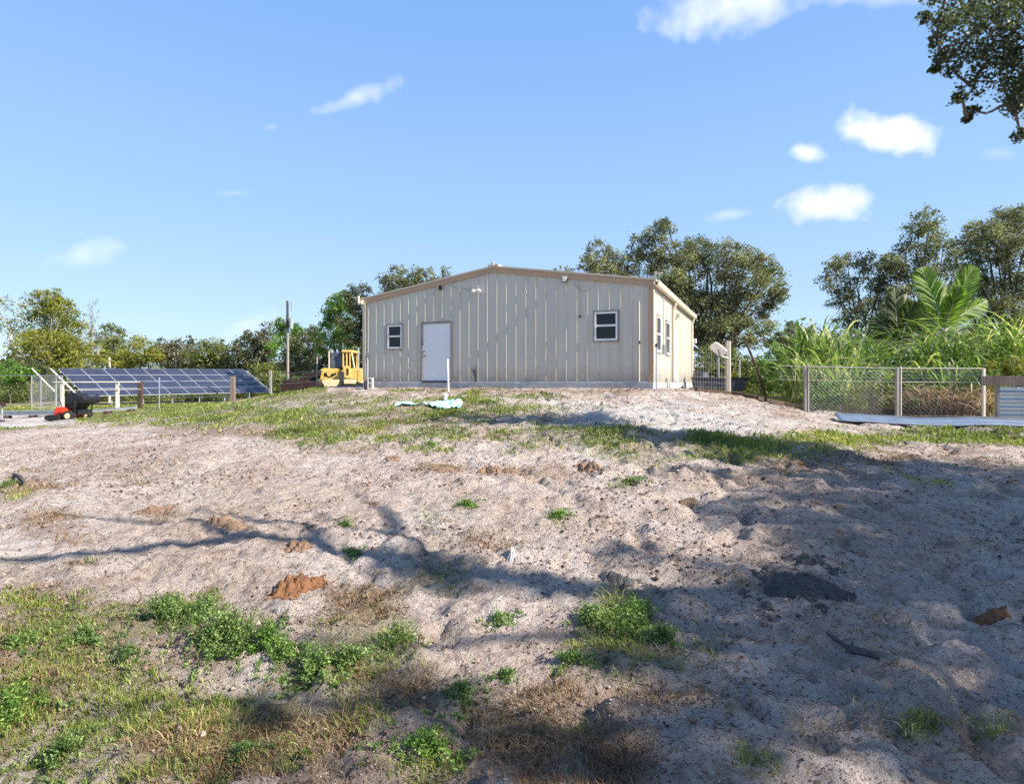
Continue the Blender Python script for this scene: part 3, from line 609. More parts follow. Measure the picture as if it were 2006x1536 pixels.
def tree(name, label, D, L, base, mt, size=None, dens=1.0, clump=0.3, trunk_r=0.16, bark='bark', group=None, lean=None, cat='tree', dz=0.5, shell=0.45, cfill=0.62, forks=1.0, raw=False, twigs=10):
    if group == 'trees on the left skyline': L = [(q[0], q[1], q[2] * 1.16) for q in L]
    lob = L if raw else lobes_px(L, D, dz)
    if raw: bx, by = base
    else: bx = (base - CX) / F * D; by = D
    bz = gz(bx, by) - 0.1
    root = empty(name, (bx, by, bz), 0, label, cat, group)
    size = size or 0.0019 * D
    cr, cc = crown('crown', lob, size, dens, M[mt], root, clump, shell, cfill=cfill)
    o = Vector((bx, by, bz)); mb = MB()
    zl = min(l[2] - l[3] * 0.5 for l in lob); cxm = sum(l[0] * l[3] for l in lob) / sum(l[3] for l in lob); cym = sum(l[1] * l[3] for l in lob) / sum(l[3] for l in lob)
    fork = Vector((bx + (cxm - bx) * 0.35, by + (cym - by) * 0.35, max(bz + 0.8, bz + (zl - bz) * 0.75)))
    mb.tube([Vector((0, 0, -0.3)), (fork - o) * 0.02, (fork - o) * 0.5 + Vector((0.05, 0, 0)), fork - o], [trunk_r * 1.5, trunk_r * 1.15, trunk_r, trunk_r * 0.9], 8)
    for (x, y, z, r) in lob:
        limb(mb, fork - o, Vector((x, y, z)) - o, trunk_r * 0.33 * forks, 0.02 * forks, 0.06)
    k = min(len(cc), twigs * len(lob)); lobs = np.array([l[:3] for l in lob])
    for i in rng.choice(len(cc), k, replace=False):
        j = int(np.argmin(((lobs - cc[i]) ** 2).sum(1)))
        limb(mb, Vector(lobs[j]) - o, Vector(cc[i]) - o, 0.022 * forks, 0.01, 0.05, 3)
    mb.build('trunk', M[bark], root)
    return root

BT = 'trees on the left skyline'
tree('tall_thin_tree', 'thin grey green tree at the far left edge with sky showing through its crown', 70, [(32, 590, 24), (8, 625, 22), (45, 625, 20), (15, 660, 20), (50, 655, 15), (0, 580, 14)], 30, 'olive', dens=.7, clump=.32, cfill=.3, bark='barkpale', group=BT)
tree('poplar_like_tree', 'tall yellow green tree, the tallest at the left, left of the bare dead tree', 62, [(92, 600, 30), (122, 612, 26), (85, 640, 34), (128, 650, 34), (100, 690, 42), (62, 685, 30), (142, 695, 28), (60, 715, 26), (110, 720, 30), (160, 715, 26), (78, 585, 16), (105, 582, 14)], 95, 'yel', dens=1.3, trunk_r=.25, bark='barkpale', group=BT)
tree('round_tree', 'dark green round topped tree just right of the bare dead tree', 72, [(208, 655, 20), (228, 660, 16), (200, 680, 22), (232, 688, 22), (210, 705, 24), (240, 710, 24)], 215, 'olive', dens=1.1, group=BT)
tree('yellow_shrub_tree', 'yellowing bushy tree behind the left end of the solar panels', 60, [(262, 688, 30), (285, 705, 25), (240, 700, 22), (300, 695, 14)], 262, 'yel', dens=1.3, group=BT)
tree('brown_shrub_tree', 'brownish olive bushy tree behind the middle of the solar panels', 75, [(350, 690, 26), (335, 705, 24), (368, 705, 24), (320, 690, 20)], 350, 'greyl', dens=1.2, group=BT)
tree('olive_tree', 'dark olive rounded tree behind the solar panels, left of the gap in the treeline', 70, [(400, 690, 28), (425, 695, 22), (380, 708, 22), (440, 705, 12), (410, 712, 26)], 402, 'olive', dens=1.3, group=BT)
for (px, py, lb) in ((315, 668, 'small distant pine poking above the treeline, leftmost of the distant pines'), (372, 664, 'small distant pine with a tufted top above the brownish tree'), (432, 672, 'small distant pine beside the dip in the treeline'), (262, 668, 'distant pine top just above the yellowing bushy tree')):
    tree('distant_pine', lb, 115, [(px, py, 9), (px - 7, py + 9, 9), (px + 7, py + 10, 9), (px, py + 25, 14), (px - 12, py + 32, 14), (px + 12, py + 34, 14)], px, 'dark', dens=.7, size=.2, group='distant pines')
tree('dark_oak', 'dark olive tree right of the dip in the treeline, behind the solar panels', 68, [(482, 678, 28), (505, 665, 22), (468, 700, 22), (500, 700, 28), (520, 690, 20)], 490, 'dark', dens=1.3, group=BT)
tree('thin_grey_tree', 'sparse greyish tree left of the utility pole', 68, [(528, 642, 14), (515, 660, 18), (538, 665, 18), (520, 685, 20)], 527, 'greyl', dens=.8, cfill=.3, group=BT)
tree('pine_tree', 'bright green pine with tufted limbs right behind the utility pole', 56, [(556, 630, 14), (578, 640, 13), (545, 645, 14), (565, 655, 20), (585, 655, 12), (550, 680, 24), (575, 685, 22)], 565, 'bright', dens=1.0, group=BT, bark='bark')
tree('dark_bushy_tree', 'dark bushy tree between the utility pole and the yellow loader', 54, [(602, 672, 24), (622, 660, 18), (592, 700, 28), (622, 702, 26), (608, 650, 12), (570, 712, 22)], 605, 'dark', dens=1.3, group=BT)
tree('bright_green_tree', 'bright green tree rising behind the yellow loader', 46, [(652, 602, 20), (668, 592, 18), (645, 628, 18), (668, 630, 28), (652, 660, 26), (675, 665, 24), (640, 690, 18)], 662, 'bright', dens=1.3, group=BT)
tree('corner_oak', 'dark oak against the left corner of the steel building', 43, [(702, 575, 20), (685, 585, 16), (712, 600, 22), (695, 630, 28), (712, 655, 30), (698, 690, 32), (722, 700, 30), (732, 620, 24), (740, 660, 30)], 705, 'dark', dens=1.3, trunk_r=.22, group=BT)  # dark is its own leaf colour
BB = 'trees behind the steel building'
tree('oak_tree', 'oak crown showing above the left slope of the building roof', 42, [(768, 548, 26), (800, 545, 26), (832, 540, 20), (788, 575, 34), (820, 572, 32), (850, 552, 16), (762, 580, 22), (780, 610, 40)], 790, 'oak', dens=1.3, trunk_r=.25, group=BB)
tree('oak_tree', 'small tuft of oak crown just left of the roof ridge', 50, [(872, 530, 11), (880, 545, 14), (862, 548, 10), (870, 575, 25), (876, 610, 25)], 872, 'oak', dens=.8, group=BB)
tree('oak_tree', 'few leafy twig tips above the right slope of the roof', 60, [(1100, 532, 12), (1115, 530, 10), (1085, 533, 9), (1100, 560, 25), (1100, 590, 25)], 1100, 'oak', dens=.7, group=BB)
tree('large_oak', 'large spreading oak directly behind the right end of the building', 34,
     [(1172, 492, 26), (1160, 515, 24), (1195, 520, 30), (1185, 550, 36), (1250, 480, 28), (1285, 458, 26), (1305, 445, 18), (1268, 505, 36), (1310, 495, 34), (1230, 520, 30), (1362, 475, 26), (1345, 505, 30), (1385, 500, 28), (1330, 540, 44),
      (1425, 515, 38), (1460, 505, 26), (1490, 520, 30), (1512, 548, 32), (1528, 575, 18), (1455, 550, 46), (1400, 560, 50), (1500, 585, 34), (1440, 605, 50), (1385, 620, 46), (1490, 630, 30), (1450, 650, 38), (1400, 665, 36), (1345, 590, 45), (1290, 560, 45), (1480, 665, 24), (1355, 645, 34)],
     1418, 'oak', dens=1.2, clump=.3, trunk_r=.38, group=BB, forks=1.2, cfill=.62, twigs=5)
RT = 'oaks behind the cane on the right'
tree('oak_tree', 'leftmost oak behind the cane, sky showing through its lower crown', 38, [(1660, 515, 30), (1635, 528, 24), (1690, 510, 24), (1625, 555, 22), (1655, 560, 32), (1705, 545, 34), (1735, 535, 30), (1650, 590, 26), (1685, 590, 32), (1720, 580, 30), (1680, 620, 28), (1650, 625, 16), (1745, 560, 30), (1750, 600, 30), (1715, 620, 30), (1720, 660, 34), (1660, 655, 30)], 1685, 'oak', dens=.95, cfill=.5, trunk_r=.2, group=RT, forks=.9)
tree('oak_tree', 'tall open oak crown rising behind the palm', 37, [(1808, 430, 24), (1830, 440, 20), (1785, 455, 24), (1815, 470, 34), (1770, 490, 22), (1850, 480, 28), (1790, 510, 34), (1835, 520, 34), (1765, 530, 24), (1870, 530, 24), (1800, 560, 34), (1760, 580, 24), (1840, 580, 30), (1745, 520, 26), (1880, 500, 26), (1885, 560, 34), (1860, 600, 34), (1800, 610, 36), (1770, 650, 34), (1840, 650, 36)], 1810, 'oak', dens=1, cfill=.5, trunk_r=.2, group=RT, forks=.9)
tree('oak_tree', 'dense oak at the right edge of the picture, behind the cane', 31, [(1965, 425, 34), (1925, 445, 30), (1995, 420, 34), (1900, 475, 28), (1950, 480, 44), (2010, 480, 50), (1910, 520, 36), (1965, 540, 44), (1925, 565, 34), (1985, 600, 48), (1930, 610, 34), (2040, 560, 60), (2080, 470, 70), (1890, 600, 26), (1900, 650, 36), (1960, 655, 40), (2020, 650, 40)], 1968, 'oak', dens=1.15, trunk_r=.26, group=RT, forks=1.0)
US = 'shrubs along the treeline'
SH = [('olive_shrub', 'grey olive shrubs beyond the leaning post, lowest part of the right skyline', 58, [(1545, 655, 24), (1575, 655, 22), (1522, 670, 22), (1600, 660, 22), (1550, 690, 30), (1590, 695, 30), (1550, 637, 9)], 1555, 'greyl'),
      ('green_shrub', 'bright green shrub behind the leaning post', 25, [(1522, 690, 22), (1540, 698, 20), (1500, 708, 18), (1525, 725, 24), (1555, 720, 18), (1490, 735, 18)], 1522, 'bright'),
      ('vine_bush', 'dark green vine bush around the foot of the leaning post', 23, [(1490, 720, 16), (1500, 740, 18), (1515, 755, 16), (1478, 742, 10)], 1495, 'weed'),
      ('green_shrub', 'mid green shrub between the building and the white dish panel', 29, [(1385, 690, 22), (1375, 710, 20), (1405, 715, 24), (1435, 710, 22), (1395, 740, 20), (1450, 735, 22), (1425, 690, 18), (1468, 715, 22)], 1400, 'olive'),
      ('green_shrub', 'leafy green weeds at the far left edge beyond the chain link fence', 52, [(12, 725, 22), (38, 732, 18), (62, 728, 14), (25, 742, 16), (-20, 730, 24)], 20, 'bright'),
      ('dark_shrub', 'dark green shrub right of the far left weeds under the yellow green tree', 54, [(48, 712, 16), (72, 720, 16), (58, 735, 16), (95, 730, 14), (20, 705, 14)], 58, 'dark'),
      ('dark_shrub', 'low dark bush behind the top edge of the solar panels, left of the dark oak', 68, [(445, 720, 16), (425, 722, 14), (465, 724, 16), (402, 724, 12)], 440, 'dark'),
      ('green_shrub', 'low bushes between the solar panels and the utility pole', 66, [(520, 728, 20), (545, 722, 18), (500, 722, 18), (560, 738, 20), (530, 745, 18), (585, 735, 20)], 530, 'olive'),
      ('dark_shrub', 'dark undergrowth directly behind the yellow loader', 44, [(610, 728, 22), (640, 715, 22), (670, 715, 22), (700, 720, 24), (590, 745, 16), (720, 740, 20)], 650, 'dark'),
      ('weedy_shrub', 'dark green weeds behind the left panel of the mesh fence', 18, [(1615, 765, 22), (1645, 775, 20), (1590, 780, 16), (1625, 790, 16)], 1620, 'weed'),
      ('weedy_shrub', 'olive green weeds just left of the middle fence post', 17.6, [(1700, 770, 22), (1730, 765, 20), (1680, 790, 16), (1735, 790, 14)], 1705, 'olive'),
      ('weedy_shrub', 'sparse weeds low behind the right fence panel', 17, [(1790, 790, 14), (1830, 798, 12), (1870, 800, 10)], 1820, 'olive'),
      ('yellow_shrub', 'yellow flowering bush behind the plank at the right edge', 17.2, [(1962, 708, 16), (1990, 712, 18), (2020, 705, 22), (1940, 716, 12), (1975, 725, 14)], 1985, 'yel')]
for (nm, lb, D, L, b, mt) in SH:
    tree(nm, lb, D, L, b, mt, size=max(.06, .0021 * D), dens=1.5 if D > 20 else 1.0, trunk_r=.05, group=US, cat='shrub', twigs=4, forks=.4)
# cabbage palms beyond the panels
def cabbage_palm(px, py, D, lb, h=1.0):
    bx = (px - CX) / F * D; b = Vector((bx, D, gz(bx, D))); top = P(px, py, D) - b
    root = empty('cabbage_palm', b, 0, lb, 'palm tree', 'cabbage palms behind the solar panels')
    MB().tube([(0, 0, -.1), top * .5 + Vector((.06, 0, 0)), top], [.13, .11, .1], 8).build('trunk', M['barkpale'], root)
    V = []; Fc = []; T = []
    for i in range(26):
        a = random.uniform(0, 2 * math.pi); e = random.uniform(-.9, 1.1); d = Vector((math.cos(a) * math.cos(e), math.sin(a) * math.cos(e), math.sin(e)))
        c = top + d * .75; s = d.cross(Vector((0, 0, 1))).normalized(); n = s.cross(d)
        for k in range(11):
            t = (k - 5) / 5 * 1.25; q = d * math.cos(t) + s * math.sin(t); w = q.cross(n).normalized() * .05
            e_ = c + q * .75 - Vector((0, 0, .25 * abs(t)))
            b0 = len(V); V += [tuple(c - w * .4), tuple(c + w * .4), tuple((c + e_) / 2 + w), tuple(e_)]; Fc.append((b0, b0 + 1, b0 + 2, b0 + 3)); T.append(random.uniform(.1, .9))
    np_mesh('fronds', V, Fc, M['yel'], root, T)
cabbage_palm(192, 688, 57, 'cabbage palm left of the yellowing bushy tree, taller of the pair')
cabbage_palm(214, 700, 55, 'shorter cabbage palm right beside the taller one')
cabbage_palm(175, 712, 56, 'low cabbage palm at the foot of the bare dead tree')
# dead tree
D = 65; bx = (180 - CX) / F * D; b = Vector((bx, D, gz(bx, D)))
root = empty('dead_tree', b, 0, 'bare dead tree with thin grey branches against the sky', 'tree'); mb = MB(); top = P(181, 592, D) - b
mb.tube([(0, 0, -.2), top * .4 + Vector((.05, 0, 0)), top * .75, top], [.17, .14, .08, .02], 8); mb.build('trunk', M['barkgrey'], root); mb = MB()
for i in range(26):
    t = .42 + .56 * (i / 25); a = random.uniform(0, 6.28); L = (1.0 - t) * 2.6 + .5; st = top * t
    e = st + Vector((math.cos(a) * L * .8, math.sin(a) * L * .8, L * random.uniform(.2, .8))); limb(mb, st, e, .035, .012, -.1, 4, .1)
    for j in range(4):
        q = st.lerp(e, random.uniform(.4, 1)); limb(mb, q, q + Vector((random.uniform(-.5, .5), random.uniform(-.5, .5), random.uniform(0, .6))), .014, .006, 0, 2, .1)
mb.build('branches', M['barkgrey'], root)
# far-off wood closing the horizon
C = []; T = []
for a in np.linspace(R(-20), R(200), 700):
    rr = random.uniform(120, 150); h = 3.2 + 2.0 * random.random() + 1.4 * math.sin(a * 23) + (1.5 if random.random() < .1 else 0); x, y = rr * math.cos(a), rr * math.sin(a)
    k = 60; t0 = random.random() * .6
    C.append(np.c_[x + rng.normal(size=k) * 1.5, y + rng.normal(size=k) * 1.5, -.4 + h * rng.random(k) ** .8]); T.append(np.clip(t0 + rng.normal(size=k) * .15, 0, 1))
V, Fq = leaf_quads(np.concatenate(C), .42, .2, .7); o = np_mesh('far_wood', V, Fq, M['olive'], None, np.concatenate(T)); tag(o, 'far-off low wood along the horizon', 'woodland', kind='stuff')
C = []; T = []     # rank growth under the trees
for (xa, ya, xb, yb, n, h, w) in ((-62, 52, -30, 62, 260, 1.4, 1.2), (-36, 74, -14, 63, 260, 1.6, 1.2), (-14, 42, -6, 40, 110, 1.5, 1), (9.5, 30, 22, 30, 160, 1.5, 1), (14, 27, 34, 24, 180, 1.6, 1), (13.5, 24.5, 27, 24, 420, 2.9, .8), (-80, 76, -20, 84, 460, 4.4, 1.5), (-75, 68, -30, 72, 300, 2.8, 1.5), (-62, 56, -30, 66, 260, 2.4, 1.2), (-32, 78, -10, 62, 240, 2.8, 1.2)):
    for i in range(n):
        t = random.random(); x = xa + (xb - xa) * t + random.gauss(0, w); y = ya + (yb - ya) * t + random.gauss(0, w); k = 46; z = gz(x, y); hh = h * random.uniform(.4, 1.2); t0 = random.random() * .8
        C.append(np.c_[x + rng.normal(size=k) * .4, y + rng.normal(size=k) * .4, z + hh * rng.random(k)]); T.append(np.clip(t0 + rng.normal(size=k) * .15, 0, 1))
V, Fq = leaf_quads(np.concatenate(C), .12, .2, .5); o = np_mesh('undergrowth', V, Fq, M['olive'], None, np.concatenate(T)); tag(o, 'rank undergrowth beneath the treeline', 'undergrowth', kind='stuff')

# ------------------------------------------------------------------ the near oak on the right, which shades the foreground
sx_, sy_ = math.cos(SUN_AZ), math.sin(SUN_AZ); tE = math.tan(SUN_EL)
def lift(X, Y, H):     # crown point whose shade falls on ground point X,Y
    z0 = float(base_h(np.array([X]), np.array([Y]))[0]); return (X + sx_ * H / tE, Y + sy_ * H / tE, z0 + H)
NB = (12.5, 1.0)
vis = [(1835, 75, 16), (1812, 30, 14), (1845, 110, 14), (1830, 135, 10), (1865, 135, 16), (1880, 190, 16), (1895, 232, 8), (1925, 50, 62), (1880, 45, 42), (1985, 60, 60), (1985, 130, 52), (1935, 120, 44), (2020, 180, 50), (1870, 100, 30), (1840, 40, 26), (1900, 165, 28), (1985, 205, 22), (1905, 215, 12), (2000, 262, 14), (1950, -30, 80), (2040, 50, 90), (1860, -25, 40), (2060, 130, 80)]
lob = []
for (px, py, r) in vis:
    D = 8.5 + random.uniform(-.4, .4); p = P(px, py, D); lob.append((p.x, p.y, p.z, r / F * D))
SHD = [(2.3, 9.6, .55, 7), (3.2, 8.9, .7, 7), (4.2, 8.4, .7, 7), (5.3, 7.9, .7, 6.8), (1.3, 10.6, .45, 7.2), (.5, 11.4, .4, 7.4), (3.0, 7.8, .45, 6.2), (4.4, 7.0, .7, 6),
       (3.0, 5.9, .55, 6.5), (4.2, 5.7, .9, 6.3), (5.5, 6.0, .9, 6), (2.6, 4.9, .6, 6.4), (3.6, 4.5, .8, 6), (5, 4.6, 1, 5.8), (6.6, 5, 1, 5.6), (1.9, 4.2, .5, 6.6), (2.6, 3.6, .6, 6.2), (3.8, 3.3, .8, 6), (1.5, 3.2, .45, 6.6), (1.9, 2.6, .5, 6.4),
       (3, 2.4, .7, 6.2), (.9, 2.6, .35, 6.8), (1.1, 3.7, .3, 6.9), (.3, 2.3, .35, 6.5), (-.4, 2.8, .3, 6.8), (-.5, 4.3, .32, 7.2), (-.9, 4.45, .3, 7.4), (.2, 4.1, .26, 7.1), (.9, 4.7, .25, 7), (-1.2, 2.7, .16, 7), (.55, 3.2, .22, 7), (6.5, 7.2, .8, 5.6), (7.5, 6.5, 1, 5.4), (5, 2, 1, 6), (7, 3.5, 1.2, 5.5), (-.7, 2.1, .3, 6.6), (8.2, 8.3, .7, 5), (2.3, 6.9, .3, 6.6), (3.4, 6.8, .6, 6.3), (2.1, 5.5, .4, 6.6), (3.4, 5.2, .8, 6.3), (4.8, 5.3, .9, 6), (6.0, 6.4, .9, 5.8), (2.9, 4.2, .7, 6.3), (4.4, 3.9, .9, 6), (5.6, 3.6, 1, 5.8), (2.2, 3.1, .6, 6.4), (3.2, 2.8, .7, 6.2), (4.2, 2.5, .9, 6), (1.5, 2.4, .5, 6.6), (1.3, 2.9, .4, 6.6), (1.6, 3.8, .4, 6.7), (.6, 2.2, .4, 6.7)]
for (X_, Y_, r, H) in SHD: q = lift(X_, Y_, H); lob.append((q[0], q[1], q[2], r))
for (X_, Y_, r, H) in [(2.6, 9.4, .6, 5.2), (3.4, 8.8, .7, 4.8), (4.4, 8.3, .8, 4.8), (5.4, 8.0, .8, 5), (1.6, 10.3, .5, 6), (2.2, 9.9, .5, 6.6), (3, 9.2, .6, 5.8), (4, 8.6, .7, 6.4), (.9, 11.2, .45, 6.2), (.4, 11.7, .4, 6.6), (5, 7.2, .9, 5), (6, 6.6, 1, 4.8), (4.6, 6.2, .9, 5.2), (5.6, 5.2, 1, 5), (4.2, 4.8, .9, 5.2), (6.5, 8.2, .9, 6.5), (7.5, 7.8, 1, 6.8), (8, 6.5, 1.1, 6.5)]:
    q = lift(X_, Y_, H)
    if q[0] > 1.0 * q[1] + r: lob.append((q[0], q[1], q[2], r))
bz = gz(*NB) - .1
near = empty('near_oak', (NB[0], NB[1], bz), 0, 'dark oak branches overhanging the top right corner, the nearest tree', 'tree')
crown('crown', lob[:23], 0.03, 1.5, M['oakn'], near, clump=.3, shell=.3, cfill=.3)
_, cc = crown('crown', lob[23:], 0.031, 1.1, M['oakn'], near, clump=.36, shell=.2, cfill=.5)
o = Vector((NB[0], NB[1], bz)); mb = MB(); fork = Vector((NB[0] - .5, NB[1] + .3, 3.6)) - o
mb.tube([(0, 0, -.4), (0, 0, 0.1), fork * .5, fork], [.6, .45, .36, .34], 12)
lobs = np.array([l[:3] for l in lob])
hubs = lobs[rng.choice(len(lobs), 9, replace=False)].copy()
for _ in range(12):
    own = np.argmin(((lobs[:, None] - hubs[None]) ** 2).sum(-1), 1)
    for h in range(9):
        if (own == h).any(): hubs[h] = lobs[own == h].mean(0)
for h in range(9):
    hp = Vector(hubs[h]) * .82 + Vector((NB[0], NB[1], 5.0)) * .18; limb(mb, fork, hp - o, .16, .025, .14, 10, .06)
    mem = [k for k in range(len(lobs)) if own[k] == h]; mem.sort(key=lambda k: (Vector(lobs[k]) - hp).length); nodes = [hp]
    for k in mem:           # each lobe forks off the nearest limb end already there
        e = Vector(lobs[k]); st = min(nodes, key=lambda q: (q - e).length); limb(mb, st - o, e - o, .045 if st is hp else .028, .012, random.uniform(-.06, .1), 6, .09); nodes.append(e)
for i in rng.choice(len(cc), 500, replace=False):
    j = int(np.argmin(((lobs - cc[i]) ** 2).sum(1))); limb(mb, Vector(lobs[j]) - o, Vector(cc[i]) - o, .018, .006, .03, 3)
def shade_limb(pts, H, r0, r1):   # a bare limb, given by the ground points its shade crosses
    q = [Vector(lift(a, b_, H)) - o for (a, b_) in pts]; n = len(q); mb.tube(q, [r0 + (r1 - r0) * i / (n - 1) for i in range(n)], 6)
q0 = Vector(lift(.4, 4.0, 7)) - o; limb(mb, fork, q0, .2, .09, .1, 8, .04)
shade_limb([(.4, 4.0), (-.5, 4.35), (-1.3, 4.7), (-1.9, 5.05), (-2.6, 5.1), (-3.3, 4.85), (-4.3, 4.65), (-5.2, 4.7)], 7, .12, .035)
shade_limb([(-1.5, 4.8), (-1.9, 5.4), (-2.5, 5.6), (-3.2, 6.0)], 7, .07, .02)
shade_limb([(-.4, 4.3), (-1.0, 5.1), (-1.25, 5.8), (-1.6, 6.3)], 7, .07, .022)
shade_limb([(-2.3, 5.1), (-2.9, 5.5), (-3.6, 5.7), (-4.6, 5.9)], 7, .06, .015)
shade_limb([(-1.0, 5.1), (-1.5, 5.3), (-2.0, 5.9)], 7, .05, .015)
shade_limb([(1.5, 3.2), (.4, 3.5), (-.6, 3.3), (-1.4, 3.35)], 7, .06, .015)
shade_limb([(.9, 2.6), (-.1, 2.55), (-1.1, 2.9), (-2.0, 2.75)], 6.8, .06, .015)
mb.build('trunk', M['bark'], near)

# ------------------------------------------------------------------ cane, palms and brush behind the right fence
def blades(n, base, H, spread, width, droop, stiff=0.6, seg=6, tlo=.0, thi=.85, r0=.25):
    V = []; Fc = []; T = []
    for i in range(n):
        a = random.uniform(0, 6.283); rr = r0 * math.sqrt(random.random()); b = Vector(base) + Vector((math.cos(a) * rr, math.sin(a) * rr, 0))
        a2 = random.uniform(0, 6.283); d = Vector((math.cos(a2), math.sin(a2), 0)); h = H * random.uniform(.45, 1.05); L = h * 1.0; sp = spread * random.uniform(.3, 1.2)
        if random.random() < .12: tlo_, thi_ = .93, 1.0
        else: tlo_, thi_ = tlo, thi
        side = d.cross(Vector((0, 0, 1))); side = (side + d * random.uniform(-.6, .6)).normalized(); w0 = width * random.uniform(.6, 1.3); tt = random.uniform(tlo_, thi_)
        st = random.uniform(0, .55) * h; b0 = len(V); tw = random.uniform(-.6, .6)
        for k in range(seg + 1):
            t = k / seg; p = b + Vector((0, 0, st * .9)) + d * sp * h * (t ** 1.6) + Vector((0, 0, (L - st) * (t * (1 - droop * t * t * random.uniform(.98, 1.02)))))
            w = w0 * (.35 + 1.3 * t if t < .4 else .9 * (1 - (t - .4) / .6) + .02); s = (side * math.cos(tw * t) + Vector((0, 0, 1)) * math.sin(tw * t))
            V += [tuple(p - s * w), tuple(p + s * w)]
            if k: q = b0 + 2 * k; Fc.append((q - 2, q - 1, q + 1, q)); T.append(min(1, max(0, tt + random.gauss(0, .05))))
    return V, Fc, T
def cane_clump(px, top, D, lb, n=70, mt='cane', H=None, spread=.55, width=.034, droop=.62, r0=.7, nm='cane_clump', cat='cane', grp='tall cane clumps behind the right fence'):
    x = (px - CX) / F * D; z = gz(x, D); H = H or (E + (HY - top) / F * D - z)
    root = empty(nm, (x, D, z), 0, lb, cat, grp)
    V, Fc, T = blades(n, (0, 0, 0), H * 1.38, spread, width, droop, r0=r0, tlo=random.choice((0, .1, .25)), thi=random.choice((.6, .8, .95))); np_mesh('leaves', V, Fc, M[mt], root, T)
    mb = MB()
    for i in range(n // 14 if mt == 'brush' else 3):
        a = random.uniform(0, 6.28); r = r0 * random.random(); l = random.uniform(.4, .8) * H
        if mt == 'brush':
            a2 = random.uniform(0, 6.28); e = random.uniform(.1, 1.0); q = Vector((math.cos(a) * r, math.sin(a) * r, .05)); l2 = random.uniform(.5, 1.1)
            mb.tube([(0, 0, -.12), q, q + Vector((math.cos(a2), math.sin(a2), e)) * l2 * .5, q + Vector((math.cos(a2) * l2, math.sin(a2) * l2, e * l2 * .85))], [.012, .012, .01, .004], 5); continue
        mb.tube([(0, 0, -.12), (math.cos(a) * r, math.sin(a) * r, 0), (math.cos(a) * (r + .06 * l), math.sin(a) * (r + .06 * l), l * .6), (math.cos(a) * (r + .15 * l), math.sin(a) * (r + .15 * l), l)], [.016, .016, .014, .006], 5)
    mb.build('stalks', M['wood'] if mt == 'brush' else M['woodpale'], root)
canes = [(1585, 622, 21, 'tall bright cane clump at the left end of the cane, against the sky'), (1612, 612, 20.5, 'cane clump with an upright spear standing above the left fence post'), (1640, 632, 21, 'cane clump in front of the leftmost oak'),
         (1668, 655, 19.5, 'shorter cane clump right of the leftmost oak trunk'), (1600, 668, 19, 'low cane clump right behind the left fence post'), (1640, 690, 18.6, 'low leafy cane between the left and middle fence posts'), (1700, 640, 20.5, 'cane clump with a pale arching leaf left of the palm shade'),
         (1722, 695, 19.4, 'cane clump with drooping pale leaves behind the middle of the fence'), (1760, 715, 18.8, 'low cane below the dark palm'), (1800, 640, 19.8, 'cane clump just left of the bright palm base'), (1838, 618, 20, 'cane clump directly in front of the bright palm'),
         (1868, 645, 19.2, 'leafy cane right of the bright palm base'), (1900, 630, 19.6, 'tall cane clump between the palm and the right edge'), (1930, 612, 20.2, 'tallest cane clump near the right edge'), (1960, 600, 20, 'cane clump beneath the dense right oak'), (1992, 605, 19.4, 'cane clump cut by the right edge of the picture'),
         (1890, 685, 18.2, 'low cane behind the end of the plank'), (1940, 670, 18.4, 'yellowish cane above the yellow flowering bush'), (1560, 690, 20, 'small cane clump left of the left fence post'), (1830, 690, 18.3, 'low cane behind the right half of the fence'), (2025, 620, 19, 'cane clump just past the right edge')]
for (px, tp, D, lb) in canes: cane_clump(px, tp, D, lb, n=random.choice((110, 150, 190)) if tp < 660 else 120)
def palm(px, py, D, lb, fr, mt, name='young_palm'):
    x = (px - CX) / F * D; b = Vector((x, D, gz(x, D))); root = empty(name, b, 0, lb, 'palm tree', 'young palms among the cane'); c = P(px, py, D) - b
    MB().tube([(0, 0, -.1), c * .6, c], [.14, .12, .09], 8).build('trunk', M['bark'], root)
    for (tx, ty, dd, bend, wl) in fr:
        e = P(tx, ty, D + dd) - b; V = []; Fc = []; T = []; mid = (c + e) / 2 + Vector((0, 0, bend)); pts = []
        n = 60
        for i in range(n + 1):
            t = i / n; pts.append(c * (1 - t) ** 2 + mid * 2 * t * (1 - t) + e * t * t)
        L = (e - c).length; ax = (e - c).normalized(); sd = ax.cross(Vector((0.15, 1, 0.2))).normalized()
        for i in range(3, n):
            d = (pts[i + 1] - pts[i]).normalized(); t = i / n; l = wl * math.sin(math.pi * min(1, t * .9 + .12)) ** .7
            for s in (-1, 1):
                q = (sd * s * .62 + d * .95 + Vector((0, random.uniform(-.25, .25), -.12))).normalized(); w = d * .05
                p0 = pts[i]; p1 = p0 + q * l * .5; p2 = p0 + q * l + Vector((0, 0, -.12 * l)); b0 = len(V)
                V += [tuple(p0 - w), tuple(p0 + w), tuple(p1 + w), tuple(p1 - w), tuple(p2)]; V += [tuple(p2 + Vector((.002, 0, 0)))]
                Fc += [(b0, b0 + 1, b0 + 2, b0 + 3), (b0 + 3, b0 + 2, b0 + 5, b0 + 4)]; tt = random.uniform(.15, .9); T += [tt, tt]
        fo = np_mesh('frond', V, Fc, M[mt], root, T); r = MB(); r.tube(pts[::3], [.03 * (1 - .8 * k / 11) for k in range(len(pts[::3]))], 5); r.build('midrib', M['woodpale'], fo)
palm(1850, 650, 22.5, 'bright green young palm with two broad upright fronds', [(1803, 524, .3, .3, .9), (1908, 520, -.2, .3, .85), (1835, 545, .9, .2, .6), (1935, 590, .5, .35, .7), (1880, 560, -.8, .2, .6), (1770, 600, .3, .4, .7)], 'palm')
